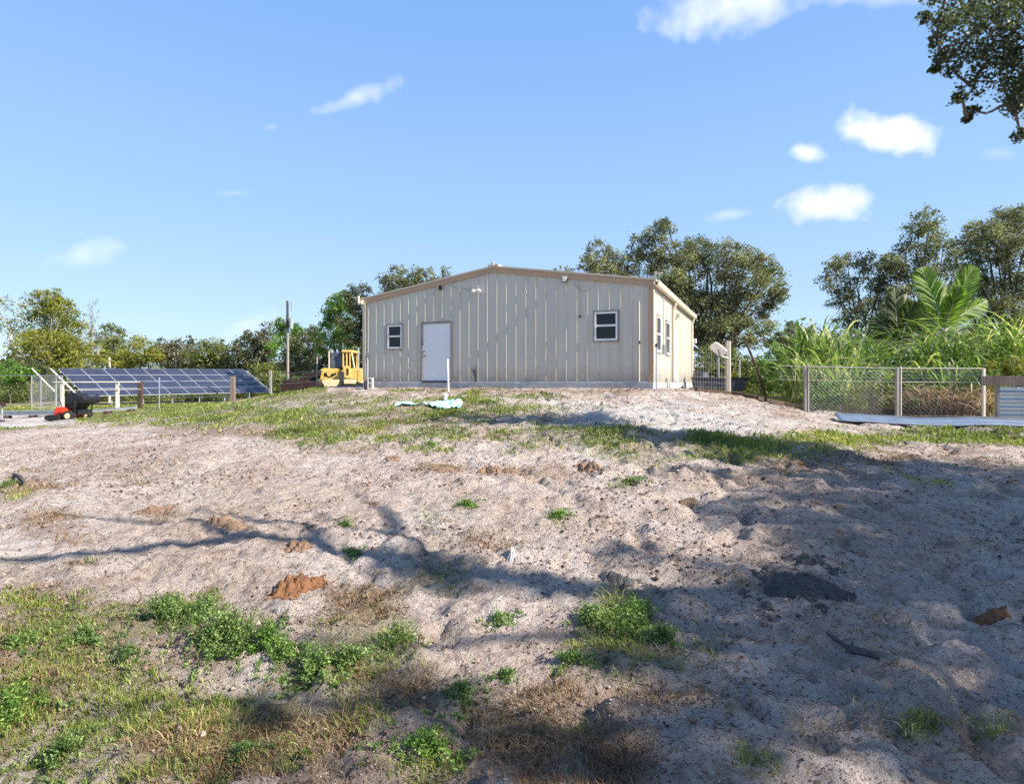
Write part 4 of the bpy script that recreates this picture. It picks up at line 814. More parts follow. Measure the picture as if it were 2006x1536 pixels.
palm(1760, 690, 22.5, 'dark drooping young palm left of the bright palm', [(1752, 565, .2, .2, .6), (1790, 590, -.5, .3, .7), (1715, 620, .4, .35, .7), (1800, 640, .4, .4, .7), (1700, 665, -.3, .4, .6), (1775, 575, .8, .3, .6), (1730, 590, .8, .3, .6)], 'palmdark')
for (px, tp, D, lb, n) in ((1800, 745, 17.6, 'heap of dead brown cane behind the middle fence post', 190), (1850, 755, 17.2, 'tangled dead brush pile behind the right fence panel', 240), (1905, 748, 16.9, 'reddish brown dead brush beside the corrugated panel', 240), (1770, 752, 17.8, 'pale dead stalks left of the brush pile', 120), (1640, 752, 18.4, 'dry straw coloured weeds behind the left fence panel', 120), (1700, 748, 18.2, 'tan dead grass behind the middle of the fence', 130)):
    cane_clump(px, tp, D, lb, n=n, mt='brush' if px > 1760 else ('olive' if px < 1660 else 'greyl'), spread=1.2, width=.02, droop=.85, r0=.8, nm='dead_brush', cat='brush', grp='dead brush behind the right fence')

# ------------------------------------------------------------------ solar array
bl = Vector((-32.3, 45, E - 1.08)); br = Vector((-23.6, 58, E - 1.0)); tl = P(113, 722.5, 47.2); tr = P(477, 724, 60.0)
sol = empty('solar_array', (bl.x, bl.y, gz(bl.x, bl.y)), 0, 'long ground mounted rack of dark blue solar panels in four rows', 'solar panels'); so_ = Vector(sol.location)
ctr = (bl + br + tl + tr) / 4; ux = (br - bl); uy = (tl - bl); nrm = ux.cross(uy).normalized()
if nrm.z < 0: nrm = -nrm
def sp(u, v, h=0): return (bl * (1 - u) + br * u) * (1 - v) + (tl * (1 - u) + tr * u) * v + nrm * h - so_
M['cell'] = mat('solar_cell', (0.026, 0.028, 0.045), 0.3, 0, 0.12, 1.2, spec=0.5, second=(0.04, 0.043, 0.065))
M['frame'] = mat('panel_frame', (0.62, 0.63, 0.65), 0.4, 0.3, 0.05, 5)
for i in range(10):
    for j in range(4):
        u0, u1, v0, v1 = i / 10 + .0009, (i + 1) / 10 - .0009, j / 4 + .0035, (j + 1) / 4 - .0035
        mb = MB(); vs = [sp(u0, v0, 0), sp(u1, v0, 0), sp(u1, v1, 0), sp(u0, v1, 0), sp(u0, v0, .04), sp(u1, v0, .04), sp(u1, v1, .04), sp(u0, v1, .04)]
        mb.add(vs, [(0, 3, 2, 1), (4, 5, 6, 7), (0, 1, 5, 4), (1, 2, 6, 5), (2, 3, 7, 6), (3, 0, 4, 7)]); po = mb.build('solar_panel', M['frame'], sol)
        mb = MB(); a, b = .0009, .0035
        for ci in range(6):
            for cj in range(1):
                p0 = u0 + a + (u1 - u0 - 2 * a) * ci / 6 + .0001; p1 = u0 + a + (u1 - u0 - 2 * a) * (ci + 1) / 6 - .0001
                mb.add([sp(p0, v0 + b, .044), sp(p1, v0 + b, .044), sp(p1, v1 - b, .044), sp(p0, v1 - b, .044)], [(0, 1, 2, 3)])
        mb.build('cell_face', M['cell'], po)
for v in (.12, .38, .62, .88):
    mb = MB(); mb.tube([sp(-.005, v, -.05), sp(1.01, v, -.05)], .04, 6); mb.build('rail', M['galv'], sol)
for u in (-.03, -.105): MB().tube([sp(u, -.0 if u > -.05 else .2, .0), sp(u, 1.0, .0)], .05, 6).build('bare_rafter', M['woodpale'], sol)
for i in range(8):
    u = -.02 + i * 1.04 / 7
    for v in (.12, .88):
        p = sp(u, v, -.07); g = gz((p + so_).x, (p + so_).y) - so_.z; MB().tube([(p.x, p.y, g - .2), tuple(p)], .055, 8).build('leg', M['galv'], sol)
    MB().tube([sp(u, .02, -.09), sp(u, .98, -.09)], .04, 6).build('rafter', M['galv'], sol)

# ------------------------------------------------------------------ utility pole
Dp = 50; b = Vector(((564 - CX) / F * Dp, Dp, 0)); b.z = gz(b.x, b.y)
up_ = empty('utility_pole', b, 0, 'tall wooden utility pole, dark at the top and pale below', 'utility pole'); top = P(563, 589, Dp) - b; mid = P(563.5, 642, Dp) - b
MB().tube([(0, 0, -.3), tuple(mid)], [.11, .1], 10).build('lower_pole', M['woodgrey'], up_)
MB().tube([tuple(mid), tuple(top)], [.105, .09], 10).build('upper_pole', M['wooddark'], up_)
mb = MB(); mb.tube([top + Vector((0, -.12, -.35)), top + Vector((.4, -.12, -.3)), top + Vector((.5, -.12, -.05))], .025, 5); mb.build('bracket', M['galv'], up_)
mb = MB(); mb.tube([top + Vector((.42, -.12, -.9)), top + Vector((.42, -.12, -.1))], .06, 8); mb.build('insulator', M['galv'], up_)
mb = MB(); mb.tube([mid + Vector((.35, -.14, -.1)), mid + Vector((.35, -.14, .75))], .16, 10); mb.tube([mid + Vector((.1, -.14, .3)), mid + Vector((.35, -.14, .3))], .03, 5); mb.build('transformer', M['galv'], up_)

# ------------------------------------------------------------------ yellow crawler loader
Dl = 31.0
def L(px, py): return (px - 640) / F * Dl, (HY - py) / F * Dl
lz = E - (765 - HY) / F * Dl
ld = empty('crawler_loader', ((640 - CX) / F * Dl, Dl, E), 0, 'yellow crawler loader with its dark bucket lowered, parked beside the building', 'loader')
def lbox(name, x0, x1, y0, y1, d0, d1, m, bev=.02, par=None, tp=0):
    a, zt = L(x0, y0); c, zb = L(x1, y1); return MB().box(a, c, d0, d1, zb, zt, None, tp).build(name, m, par or ld, bev)
def lpoly(name, pts, d0, d1, m, bev=.015, par=None): return MB().prism([L(*p) for p in pts][::-1], d0, d1).build(name, m, par or ld, bev)
for (d0, d1) in ((-.15, .28), (1.5, 1.95)):
    t_ = lpoly('track', [(650, 768), (645, 762), (647, 753), (654, 748), (700, 748), (716, 752), (718, 762), (710, 768)], d0, d1, M['track'], .03)
    for px in (649, 663, 678, 693, 707): 
        x, z = L(px, 760); MB().tube([(x, d0 - .04, z), (x, d0 + .01, z)], .12, 12).build('roller', M['rust'], t_)
hood = lpoly('engine_hood', [(624, 745), (624, 724), (630, 721), (664, 722), (666, 745)], .25, 1.55, M['yellow'], .03)
lpoly('front_frame', [(632, 746), (640, 744), (667, 744), (665, 752), (657, 763), (644, 766), (638, 757)], -.22, -.16, M['cream'])
mb = MB()
for pts in ([(632, 738), (632, 731), (638, 729), (637, 733), (640, 737)], [(645, 733), (652, 731), (653, 735), (646, 737)], [(638, 738), (650, 736), (650, 738), (640, 740)], [(652, 732), (656, 729), (656, 733), (653, 736)]):
    mb.prism([L(*p) for p in pts][::-1], .238, .249)
mb.build('hood_marking', M['black'], hood)
lbox('side_tank', 675, 701, 722, 743, .12, 1.6, M['yellow'], .03)
lbox('side_step', 675, 698, 743.5, 752.5, -.2, .1, M['cream'], .03)
lpoly('rear_block', [(699, 752), (699, 724), (703, 721), (707, 722), (711, 752)], .1, 1.7, M['yellow'], .04)
lbox('counterweight', 705, 713, 748, 754, .0, 1.7, M['cream'], .02)
lbox('rear_guard', 665, 674, 728, 768, .0, .2, M['dgrey'], .02)
# cab
cab = lbox('cab_roof', 668, 689, 685.5, 690, .1, 1.6, M['yellow'], .02)
for px in (670.5, 677.5, 684): 
    x, z1 = L(px, 690); _, z0 = L(px, 722)
    for d in (.14, 1.5): MB().box(x - .028, x + .028, d, d + .06, z0, z1).build('cab_post', M['yellow'], ld)
x, z1 = L(687, 690); x2, z0 = L(693, 722); MB().tube([(x, .16, z1), (x2, .16, z0)], .04, 6).build('cab_post', M['cream'], ld)
lbox('cab_door', 671, 686, 717, 740, .085, .118, M['yellow'], .01)
lbox('door_slot', 678, 682, 722, 735, .07, .084, M['rust'], .004)
lbox('seat', 672, 684, 700, 720, .6, 1.1, M['black'], .04)
wsx = lpoly('windscreen_guard', [(638, 722), (639, 705), (643, 694), (650, 690), (662, 690), (668, 694), (670, 706), (670, 722)], .35, 1.4, M['dgrey'], .05)
M['cabglass'] = mat('cab_glass_reflection_grey', (0.09, 0.1, 0.125), 0.25, 0, 0.4, 3)  # bluish grey base colour stands in for the glass's reflection
lpoly('windscreen', [(641, 719), (642, 705), (645, 697), (651, 693), (661, 693), (666, 697), (667, 706), (667, 719)], .335, .348, M['cabglass'], .0, wsx)
mb = MB(); a, z = L(654, 706); mb.box(a - .012, a + .012, .318, .334, L(0, 718)[1], L(0, 694)[1]); mb.build('windscreen_bar', M['dgrey'], wsx)
x, z = L(641, 722); MB().tube([(x, .3, z), (x, .3, z + .9), (x + .1, .3, z + .98)], .03, 6).build('exhaust_pipe', M['cream'], ld)
x, z = L(698, 722); MB().tube([(x, .4, z), (x, .4, L(0, 680)[1])], .05, 8).build('exhaust_stack', M['galv'], ld)
x, z = L(628, 722); MB().tube([(x, .9, z), (x, .9, L(0, 703)[1])], .035, 8).build('air_intake', M['rust'], ld)
for d in (.0, 1.6):
    lpoly('lift_arm', [(627, 727), (629, 735), (612, 738), (590, 748), (584, 744), (606, 729)], d, d + .12, M['rust'] if d else M['rust'], .015)
    xa, za = L(630, 727); xb, zb = L(606, 733); MB().tube([(xa, d + .06, za), (xb, d + .06, zb)], [.06, .04], 8).build('hydraulic_ram', M['chrome'], ld)
lbox('ram_link', 611, 618, 728, 738, .05, .3, M['cream'], .02)
mb = MB(); mb.prism([L(*p) for p in ((561, 747), (570, 745), (600, 746), (626, 747), (634, 753), (628, 766), (612, 768), (590, 770), (572, 776), (561, 776), (558, 762))][::-1], -.5, 2.5); mb.build('bucket', M['rust'], ld, .03)
for k in range(7):
    x, z = L(558, 775); MB().box(x - .22, x + .02, -.45 + k * .45, -.35 + k * .45, z, z + .05).build('bucket_tooth', M['track'], ld)

# ------------------------------------------------------------------ red mower
Dm = 26.0; mz = E - (823 - HY) / F * Dm; mx = (128 - CX) / F * Dm; mz = gz(mx, Dm)
mw = empty('riding_mower', (mx, Dm, mz), 0, 'red zero turn riding mower with black seat, parked on the grass at left', 'lawn mower')
def mm(px, py): return (px - 128) / F * Dm, (823 - py) / F * Dm
def mbox(name, x0, x1, y0, y1, d0, d1, m, bev=.02, tp=0, par=None):
    a, zt = mm(x0, y0); c, zb = mm(x1, y1); return MB().box(a, c, d0, d1, zb, zt, None, tp).build(name, m, par or mw, bev)
def wheel(px, py, r, d0, d1, rim):
    x, z = mm(px, py); w = MB().tube([(x, d0, z), (x, d0 + .03, z), (x, d1 - .03, z), (x, d1, z)], [r * .86, r, r, r * .86], 18).build('wheel', M['rubber'], mw, smooth=False)
    MB().tube([(x, d0 - .012, z), (x, d0 + .02, z)], [r * .5, r * .55], 12).build('rim', M[rim], w)
wheel(135, 813, .235, -.1, .15, 'cream'); wheel(135, 813, .235, .95, 1.2, 'cream'); wheel(95, 818, .12, .05, .18, 'dgrey'); wheel(95, 818, .12, .9, 1.03, 'dgrey')
a, z = mm(0, 0)
MB().prism([mm(*p) for p in ((90, 821), (90, 814), (97, 811), (118, 811), (121, 821))][::-1], -.1, 1.2).build('mower_deck', M['black'], mw, .02)
MB().prism([mm(*p) for p in ((100, 813), (103, 801), (108, 796), (121, 796), (129, 803), (129, 817), (104, 817))][::-1], .1, 1.0).build('body', M['red'], mw, .03)
MB().prism([mm(*p) for p in ((97, 812), (99, 805), (104, 804), (106, 812))][::-1], .3, .8).build('footplate', M['red'], mw, .02)
mbox('fender', 118, 127, 800, 806, -.12, .2, M['red']); mbox('fender', 118, 127, 800, 806, .9, 1.22, M['red'])
mbox('engine', 127, 147, 797, 812, .25, .85, M['black'], .04, .03)
MB().prism([mm(*p) for p in ((118, 799), (120, 786), (122, 774), (127, 768), (141, 768), (148, 773), (150, 786), (148, 796), (140, 801))][::-1], .2, .9).build('seat', M['black'], mw, .05)
mbox('armrest', 123, 138, 787, 790, .08, .18, M['black']); mbox('armrest', 123, 138, 787, 790, .92, 1.02, M['black'])
for d in (.0, 1.05):
    x0, z0 = mm(146, 808); x1, z1 = mm(148, 780); x2, z2 = mm(158, 772); x3, z3 = mm(166, 782)
    MB().tube([(x0, d, z0), (x1, d, z1), (x2, d, z2), (x3, d, z3), (x3 - .06, d, z3 - .12)], .03, 8).build('roll_bar', M['black'], mw)
    x0, z0 = mm(118, 802); x1, z1 = mm(112, 783); MB().tube([(x0, d + .15 if d == 0 else d - .15, z0), (x1, d + .15 if d == 0 else d - .15, z1)], .018, 6).build('steering_lever', M['black'], mw)
x3, z3 = mm(159, 782); MB().tube([(x3, -.02, z3), (x3, .1, z3), (x3, 1.0, z3), (x3, 1.08, z3)], [.13, .17, .17, .13], 12).build('rolled_canopy', M['black'], mw)
mbox('warning_sticker', 139, 143, 787, 789.5, .19, .199, M['white'], 0)

# ------------------------------------------------------------------ left fence, beams, posts
def gpost(root, px, D, top, r, m, name='post', lean=0, square=True):
    x = (px - CX) / F * D; zt = E + (HY - top) / F * D; z = gz(x, D); o = Vector(root.location)
    mb = MB()
    if square: mb.box(x - r - o.x, x + r - o.x, D - r - o.y, D + r - o.y, z - .2 - o.z, zt - o.z)
    else: mb.tube([(x - o.x, D - o.y, z - .2 - o.z), (x + lean - o.x, D - o.y, zt - o.z)], r, 8)
    return mb.build(name, M[m], root, .006 if square else 0)
def wire(root, pts, r, m, name='wire'):
    o = Vector(root.location); return MB().tube([Vector(p) - o for p in pts], r, 5).build(name, M[m], root)
f1 = empty('wire_fence', ((122 - CX) / F * 33, 33, gz((122 - CX) / F * 33, 33)), 0, 'wire fence with mixed wooden and metal posts crossing in front of the solar panels', 'fence')
for (px, D, tp, r, m, sq) in ((122, 33, 748, .07, 'woodpale', 1), (230, 33, 749, .07, 'woodpale', 1), (275, 33, 747, .1, 'wooddark', 1), (312, 32, 740, .035, 'galv', 0), (456, 30, 737, .1, 'wood', 1), (530, 27, 726, .05, 'woodgrey', 1), (621, 24, 699, .035, 'woodgrey', 0)): gpost(f1, px, D, tp, r, m, square=bool(sq))
wire(f1, [P(103, 749, 32.9), P(275, 749, 32.9)], .03, 'woodpale', 'top_rail'); wire(f1, [P(124, 765, 32.9), P(275, 763, 32.9)], .022, 'woodpale', 'middle_rail')
for yy in (763, 779): wire(f1, [P(275, yy, 33), P(312, yy, 32), P(456, yy - 2, 30)], .008, 'galv')
for yy in (742, 752, 762): wire(f1, [P(312, yy + 6, 32), P(456, yy, 30), P(530, yy - 8, 27), P(621, yy - 15, 24)], .006, 'galv')
f2 = empty('chain_link_fence', P(62, 800, 38), 0, 'chain link fence with a thin top rail at the far left', 'fence')
for px in (62, 80, 122): gpost(f2, px, 38, 735, .03, 'galv', square=False)
wire(f2, [P(62, 736, 38), P(124, 736, 38)], .03, 'galv', 'top_rail'); wire(f2, [P(-60, 737, 38), P(62, 736, 38)], .02, 'galv', 'top_rail')
def mesh_wire(root, p0, p1, h0, h1, step, r, m, name='wire_mesh', square=False):
    # p0,p1: bottom ends; h0,h1: heights there
    o = Vector(root.location); mb = MB(); p0 = Vector(p0); p1 = Vector(p1); Lh = (p1 - p0).length; n = int(Lh / step)
    def q(s, z):
        t = min(1, max(0, s / Lh)); return p0.lerp(p1, t) + Vector((0, 0, z * (h0 + (h1 - h0) * t))) - o
    H = (h0 + h1) / 2
    if square:
        for i in range(n + 1): mb.tube([q(i * step, 0), q(i * step, 1)], r, 3, False)
        for j in range(int(H / step) + 1): mb.tube([q(0, j * step / H), q(Lh, j * step / H)], r, 3, False)
    else:
        s = -H
        while s < Lh:
            for dr_ in (1, -1):
                a0, z0, a1, z1 = (s, 0, s + H, 1) if dr_ > 0 else (s, 1, s + H, 0)
                if a0 < 0: z0 += (z1 - z0) * (-a0) / H; a0 = 0
                if a1 > Lh: z1 -= (z1 - z0) * (a1 - Lh) / (a1 - a0); a1 = Lh
                if a1 - a0 > .02: mb.tube([q(a0, z0), q(a1, z1)], r, 3, False)
            s += step
    return mb.build(name, M[m], root)
a = P(62, 795, 38); a.z = gz(a.x, a.y); b = P(122, 795, 38); b.z = gz(b.x, b.y); mesh_wire(f2, a, b, P(0, 736, 38).z - a.z, P(0, 736, 38).z - b.z, .16, .006, 'galv')
for lbl, pts, w in (('longer dark steel beam lying on the grass behind the mower', (P(2, 797, 28), P(128, 797, 28)), .11), ('thinner steel beam lying on the grass right of the mower', (P(152, 800, 28.5), P(268, 800, 29.5)), .06)):
    a, b = pts; a.z = gz(a.x, a.y) + w + .12; b.z = gz(b.x, b.y) + w + .12
    root = empty('steel_beam', a, 0, lbl, 'beam', 'steel beams by the left fence'); d = (b - a)
    mb = MB()
    for zz in (-w, w - .03): 
        m_ = Matrix.Translation((0, 0, 0)); q = [Vector((0, -w, zz)), d + Vector((0, -w, zz)), d + Vector((0, w, zz)), Vector((0, w, zz))]; mb.add(q + [v + Vector((0, 0, .03)) for v in q], [(0, 3, 2, 1), (4, 5, 6, 7), (0, 1, 5, 4), (1, 2, 6, 5), (2, 3, 7, 6), (3, 0, 4, 7)])
    q = [Vector((0, -.02, -w + .03)), d + Vector((0, -.02, -w + .03)), d + Vector((0, .02, -w + .03)), Vector((0, .02, -w + .03))]; mb.add(q + [v + Vector((0, 0, 2 * w - .06)) for v in q], [(0, 3, 2, 1), (4, 5, 6, 7), (0, 1, 5, 4), (1, 2, 6, 5), (2, 3, 7, 6), (3, 0, 4, 7)])
    mb.build('beam', M['galv'], root)
    for t in (.1, .5, .9): p = d * t; MB().box(p.x - .1, p.x + .1, p.y - .15, p.y + .15, p.z - w - .2, p.z - w - .002).build('support_block', M['wooddark'], root)
# hitch jack at the far left edge
a = P(4, 823, 26); a.z = gz(a.x, a.y); root = empty('trailer_jack', a, 0, 'small rusty trailer jack at the left edge at the end of the beam', 'trailer jack')
MB().tube([(0, 0, 0), (0, 0, .75)], .035, 8).build('post', M['galv'], root); MB().tube([(-.2, -.05, .75), (.02, -.05, .8), (.16, -.05, .7)], .07, 8).build('wheel', M['rust'], root); MB().tube([(-.1, 0, .02), (.1, 0, .02)], .05, 8).build('foot', M['rust'], root)
# wood post and cinder block at the building's left corner
def simple(name, lb, cat, loc, build, m, bev=.006, group=None, rz=0):
    mb = MB(); build(mb); o = mb.build(name, m, None, bev); o.location = loc; o.rotation_euler = (0, 0, rz); return tag(o, lb, cat, group)
a = P(717, 762, 21.0); a.z = gz(a.x, a.y); simple('wooden_post', 'short brown wooden post stub at the left corner of the building', 'post', a, lambda m: m.box(-.06, .06, -.06, .06, -.1, .42), M['wood'])
a = P(726, 762, 20.8); a.z = gz(a.x, a.y); zz = a.z
def cb(m):
    for x0, x1, z0, z1 in ((-.095, .095, 0, .035), (-.095, .095, .18, .215), (-.095, .095, .37, .41), (-.095, -.05, .035, .18), (.05, .095, .035, .18), (-.095, -.05, .215, .37), (.05, .095, .215, .37)): m.box(x0, x1, -.1, .1, z0, z1)
simple('cinder_block', 'grey cinder block standing on end beside the short brown post', 'cinder block', a, cb, M['block'], .004)
a = P(732, 700, 21.3); a = Vector(((719.5 - CX) / F * 21, 21, gz((719.5 - CX) / F * 21, 21))); simple('metal_stake', 'thin grey metal stake at the left corner of the building', 'stake', a, lambda m: m.tube([(0, 0, -.1), (0, 0, 1.1)], .018, 6), M['galv'], 0)
a = P(878.5, 762, 17.4); a.z = gz(a.x, a.y); simple('standing_pipe', 'white plastic pipe standing upright in front of the door', 'pipe', a, lambda m: m.tube([(0, 0, -.1), (-.012, 0, .45), (-.03, 0, .93)], .028, 10), M['pvc'], 0)
a = gp(872, 784); b = a
root = empty('pipe_cleanout', a, 0, 'short capped white cleanout pipe beside the turquoise plastic', 'pipe'); MB().tube([(0, 0, -.1), (0, 0, .1)], .05, 12).build('riser', M['pvc'], root); MB().tube([(0, 0, .101), (0, 0, .15), (0, 0, .17)], [.062, .062, .04], 12).build('cap', M['white'], root)
# turquoise sheet lying crumpled on the grass
nx_, ny_ = 70, 26; a = gp(772, 797); b = gp(905, 797); V = []; c0 = (a + b) / 2
for j in range(ny_):
    for i in range(nx_):
        u = i / (nx_ - 1); v = j / (ny_ - 1); wv = .12 + .75 * math.exp(-((u - .78) / .2) ** 2) + .12 * math.sin(u * 9)
        x = a.x + (b.x - a.x) * u; y = a.y + (b.y - a.y) * u + (v - .5) * wv * 1.3 + .1 * math.sin(u * 7)
        V.append((x, y, 0))
V = np.array(V); V[:, 2] = ground(V[:, 0], V[:, 1]) + .03 + .07 * np.abs(fbm(V[:, 0], V[:, 1], .22, 3, 400)) * 2; idn = np.arange(nx_ * ny_).reshape(ny_, nx_)
V -= np.array(c0); o = np_mesh('plastic_sheet', V, np.stack([idn[:-1, :-1], idn[:-1, 1:], idn[1:, 1:], idn[1:, :-1]], -1).reshape(-1, 4), M['turq'], smooth=True); o.location = c0
sm = o.modifiers.new('solid', 'SOLIDIFY'); sm.thickness = .006; tag(o, 'crumpled turquoise plastic sheet lying on the grass before the building', 'plastic sheet')

# ------------------------------------------------------------------ right side: fences, dish, logs, corrugated metal
c0 = P(1286, 765, 17.3); c0.z = gz(c0.x, c0.y); f3 = empty('wire_mesh_fence', c0, 0, 'thin wire mesh fence from the building corner to the post with the white panel', 'fence')
mb = MB(); hz = P(0, 673, 17.3).z; mb.tube([(0, 0, -.1), (0, 0, hz - c0.z - .1)], .022, 8); mb.build('post', M['galv'], f3); MB().tube([(0, 0, hz - c0.z - .1), (0, 0, hz - c0.z)], [.05, .035], 8).build('post_cap', M['black'], f3)
c1 = P(1425, 771, 19.6); c1.z = gz(c1.x, c1.y); ht = P(0, 668, 19.6).z
MB().box(c1.x - c0.x - .05, c1.x - c0.x + .045, c1.y - c0.y - .05, c1.y - c0.y + .05, c1.z - c0.z - .2, ht - c0.z).build('post', M['woodgrey'], f3, .006)
MB().box(c1.x - c0.x + .055, c1.x - c0.x + .1, c1.y - c0.y - .04, c1.y - c0.y + .06, c1.z - c0.z, ht - c0.z).build('batten_lit_edge', M['woodpale'], f3, .004)
mesh_wire(f3, c0 + Vector((.05, 0, 0)), c1 - Vector((.06, .05, 0)), 1.22, 1.45, .152, .0028, 'galv', square=True)
# flat dish panel
dp = P(1407, 684, 19.3); root = empty('satellite_panel', dp, 0, 'tilted white rectangular dish panel fixed to the tall grey post', 'satellite dish')
mt_ = Matrix.Rotation(R(38), 4, 'Y') @ Matrix.Rotation(R(-40), 4, 'X')
mb = MB(); rr = [(.26 * (abs(math.cos(t)) ** .45) * (1 if math.cos(t) > 0 else -1), .18 * (abs(math.sin(t)) ** .45) * (1 if math.sin(t) > 0 else -1)) for t in np.linspace(0, 2 * math.pi, 28)[:-1]]; mb.add([mt_ @ Vector((a_, b_, -.02)) for a_, b_ in rr] + [mt_ @ Vector((a_, b_, .02)) for a_, b_ in rr], [tuple(range(27))[::-1], tuple(range(27, 54))] + [(i, (i + 1) % 27, 27 + (i + 1) % 27, 27 + i) for i in range(27)]); mb.build('panel', M['white'], root, .006)
mb = MB(); mb.tube([mt_ @ Vector((0, 0, -.03)), Vector((.05, .08, -.2)), Vector(c1) + Vector((0, -.05, 1.15)) - dp], .025, 8); mb.build('mount_arm', M['galv'], root)
# bins beyond the mesh
for (px, py, w, h, D, lb, m) in ((1373, 757, .34, .75, 24, 'dark plastic barrel behind the wire mesh, nearest the building', 'dgrey'), (1388, 760, .3, .5, 23.5, 'grey bin right of the dark barrel behind the wire mesh', 'galv')):
    a = P(px, py, D); a.z = gz(a.x, a.y); root = empty('barrel', a, 0, lb, 'barrel', 'containers behind the wire mesh')
    MB().tube([(0, 0, 0), (0, 0, h * .3), (0, 0, h * .6), (0, 0, h * .92)], [w * .8, w, w, w * .85], 16).build('body', M[m], root, smooth=False); MB().tube([(0, 0, h * .921), (0, 0, h)], w * .93, 16).build('rim', M['black'], root)
a = P(1412, 758, 23); a.z = gz(a.x, a.y); root = empty('water_trough', a, R(-12), 'long low black trough behind the grey post', 'trough')
mb = MB(); mb.prism([(-.85, .0), (.75, .0), (.95, .5), (.85, .5), (.7, .08), (-.8, .08), (-.95, .5), (-1.05, .5)], -.35, .35); mb.box(-.9, .85, -.37, -.35, .02, .47); mb.box(-.9, .85, .35, .37, .02, .47); mb.build('tub', M['dgrey'], root); mb = MB(); mb.box(-1.08, .98, -.4, -.36, .46, .52); mb.box(-1.08, .98, .36, .4, .46, .52); mb.build('rim', M['black'], root)
for (px, py, tp, D, lb) in ((1449, 752, 703, 24, 'thin pale stake behind the tall grey post'), (1408, 752, 700, 25, 'thin galvanised stake behind the white dish panel')):
    a = P(px, py, D); a.z = gz(a.x, a.y); h = P(0, tp, D).z - a.z; simple('metal_stake', lb, 'stake', a, lambda m: m.tube([(0, 0, -.1), (0, 0, h)], .03, 6), M['galv'], 0)
# leaning post
a = gp(1503, 779); b = P(1461, 669, a.y + .2); simple('leaning_post', 'dark leaning wooden post wrapped in vines', 'post', a, lambda m: m.tube([(0, 0, -.2), (b - a) * .5 + Vector((.02, 0, 0)), b - a], [.055, .05, .04], 8), M['wooddark'], 0)
# timber edging down the slope
pp = [(1362, 765), (1430, 772), (1480, 781), (1530, 792), (1585, 806)]
lbs = ['uppermost timber of the edging, by the grey post', 'timber of the edging just below the grey post', 'timber of the edging at the foot of the leaning post', 'lowest timber of the edging, ending at the left fence post']
for i in range(4):
    a = gp(*pp[i]); b = gp(*pp[i + 1]); d = b - a; r_ = math.atan2(d.y, d.x); sl_ = math.atan2(d.z, math.hypot(d.x, d.y)); mtx = Matrix.Rotation(-sl_, 4, 'Y')
    simple('edging_timber', 'dark weathered ' + lbs[i], 'timber', a, lambda m: m.box(.01, d.length - .01, -.09, .07, -.05, .07 + .02 * (i % 2), mtx), M['wooddark'], .012, 'dark timbers edging the sand slope', rz=r_ + (.03 if i % 2 else -.02))
# right fence
f4 = empty('mesh_fence', P(1578, 805, 17), 0, 'low wooden posted mesh fence in front of the cane', 'fence'); o4 = Vector(f4.location)
PP = [(1578, 17.0, 717), (1758, 15.7, 721), (1925, 15.0, 722)]
for (px, D, tp) in PP[:2]: 
    gpost(f4, px, D, tp, .044, 'woodgrey'); x = (px - CX) / F * D; z = gz(x, D); zt = E + (HY - tp) / F * D; MB().box(x - o4.x + .055, x - o4.x + .075, D - o4.y - .06, D - o4.y + .03, z - o4.z, zt - o4.z + .04).build('batten_lit_edge', M['woodpale'], f4)  # pale strip paints in the sunlit right edge of each post
gpost(f4, 1927, 15.0, 722, .03, 'woodpale')
for tp_, r_, m_ in ((0, .014, 'woodpale'), (7, .004, 'galv'), (13, .004, 'galv'), (20, .004, 'galv'), (27, .010, 'woodpale')):
    wire(f4, [P(1525, 716 + tp_, 18.2), P(1578, 718 + tp_, 17), P(1758, 721.5 + tp_, 15.7), P(1927, 722 + tp_, 15)], r_, m_, 'rail' if r_ > .005 else 'wire')
for (k0, k1) in ((0, 1), (1, 2)):
    (pa, Da, ta), (pb, Db, tb) = PP[k0], PP[k1]; a = Vector(((pa - CX) / F * Da, Da, 0)); b = Vector(((pb - CX) / F * Db, Db, 0)); a.z = gz(a.x, a.y) - .02; b.z = gz(b.x, b.y) - .02
    mesh_wire(f4, a, b, P(0, 720, Da).z - a.z, P(0, 721, Db).z - b.z, .11, .0015, 'galv')
a = P(1712, 819, 15.6); a.z = gz(a.x, a.y) + .02; b = P(1968, 826, 14.4); b.z = gz(b.x, b.y) + .02; d = b - a
simple('base_board', 'brown board on edge along the foot of the mesh fence', 'board', a, lambda m: m.box(0, d.length, -.03, .02, -.06, .1, Matrix.Rotation(-math.atan2(d.z, math.hypot(d.x, d.y)), 4, 'Y')), M['wood'], .006, rz=math.atan2(d.y, d.x))
# corrugated panel at the right edge
ca_ = P(1957, 826, 14.0); ca_.z = gz(ca_.x, ca_.y); root = empty('corrugated_wall', ca_, R(-20), 'corrugated metal wall panel under a wooden plank at the right edge', 'metal wall')
zt = P(0, 757, 14).z - ca_.z; mb = MB(); N_ = 40; V = []; Fq = []
for i in range(N_ + 1):
    z = zt * i / N_; ph = (i / N_ * 5) % 1; dep = -.05 * (1 if ph < .3 else (1 - (ph - .3) / .1 if ph < .4 else (0 if ph < .9 else (ph - .9) / .1)))
    V += [(0, dep, z), (3.6, dep, z)]
for i in range(N_): Fq.append((2 * i, 2 * i + 1, 2 * i + 3, 2 * i + 2))
mb.add(V, Fq); mb.build('sheet', M['corr'], root)
MB().box(-.06, .0, -.06, .06, -.1, zt + .02).build('corner_post', M['woodgrey'], root, .005)
MB().box(-.34, 3.6, -.08, -.04, zt + .02, zt + .24).build('plank', M['wood'], root, .006); MB().box(-.02, 3.6, -.04, .25, zt + .2, zt + .235).build('capping', M['wood'], root, .004)
mb = MB()
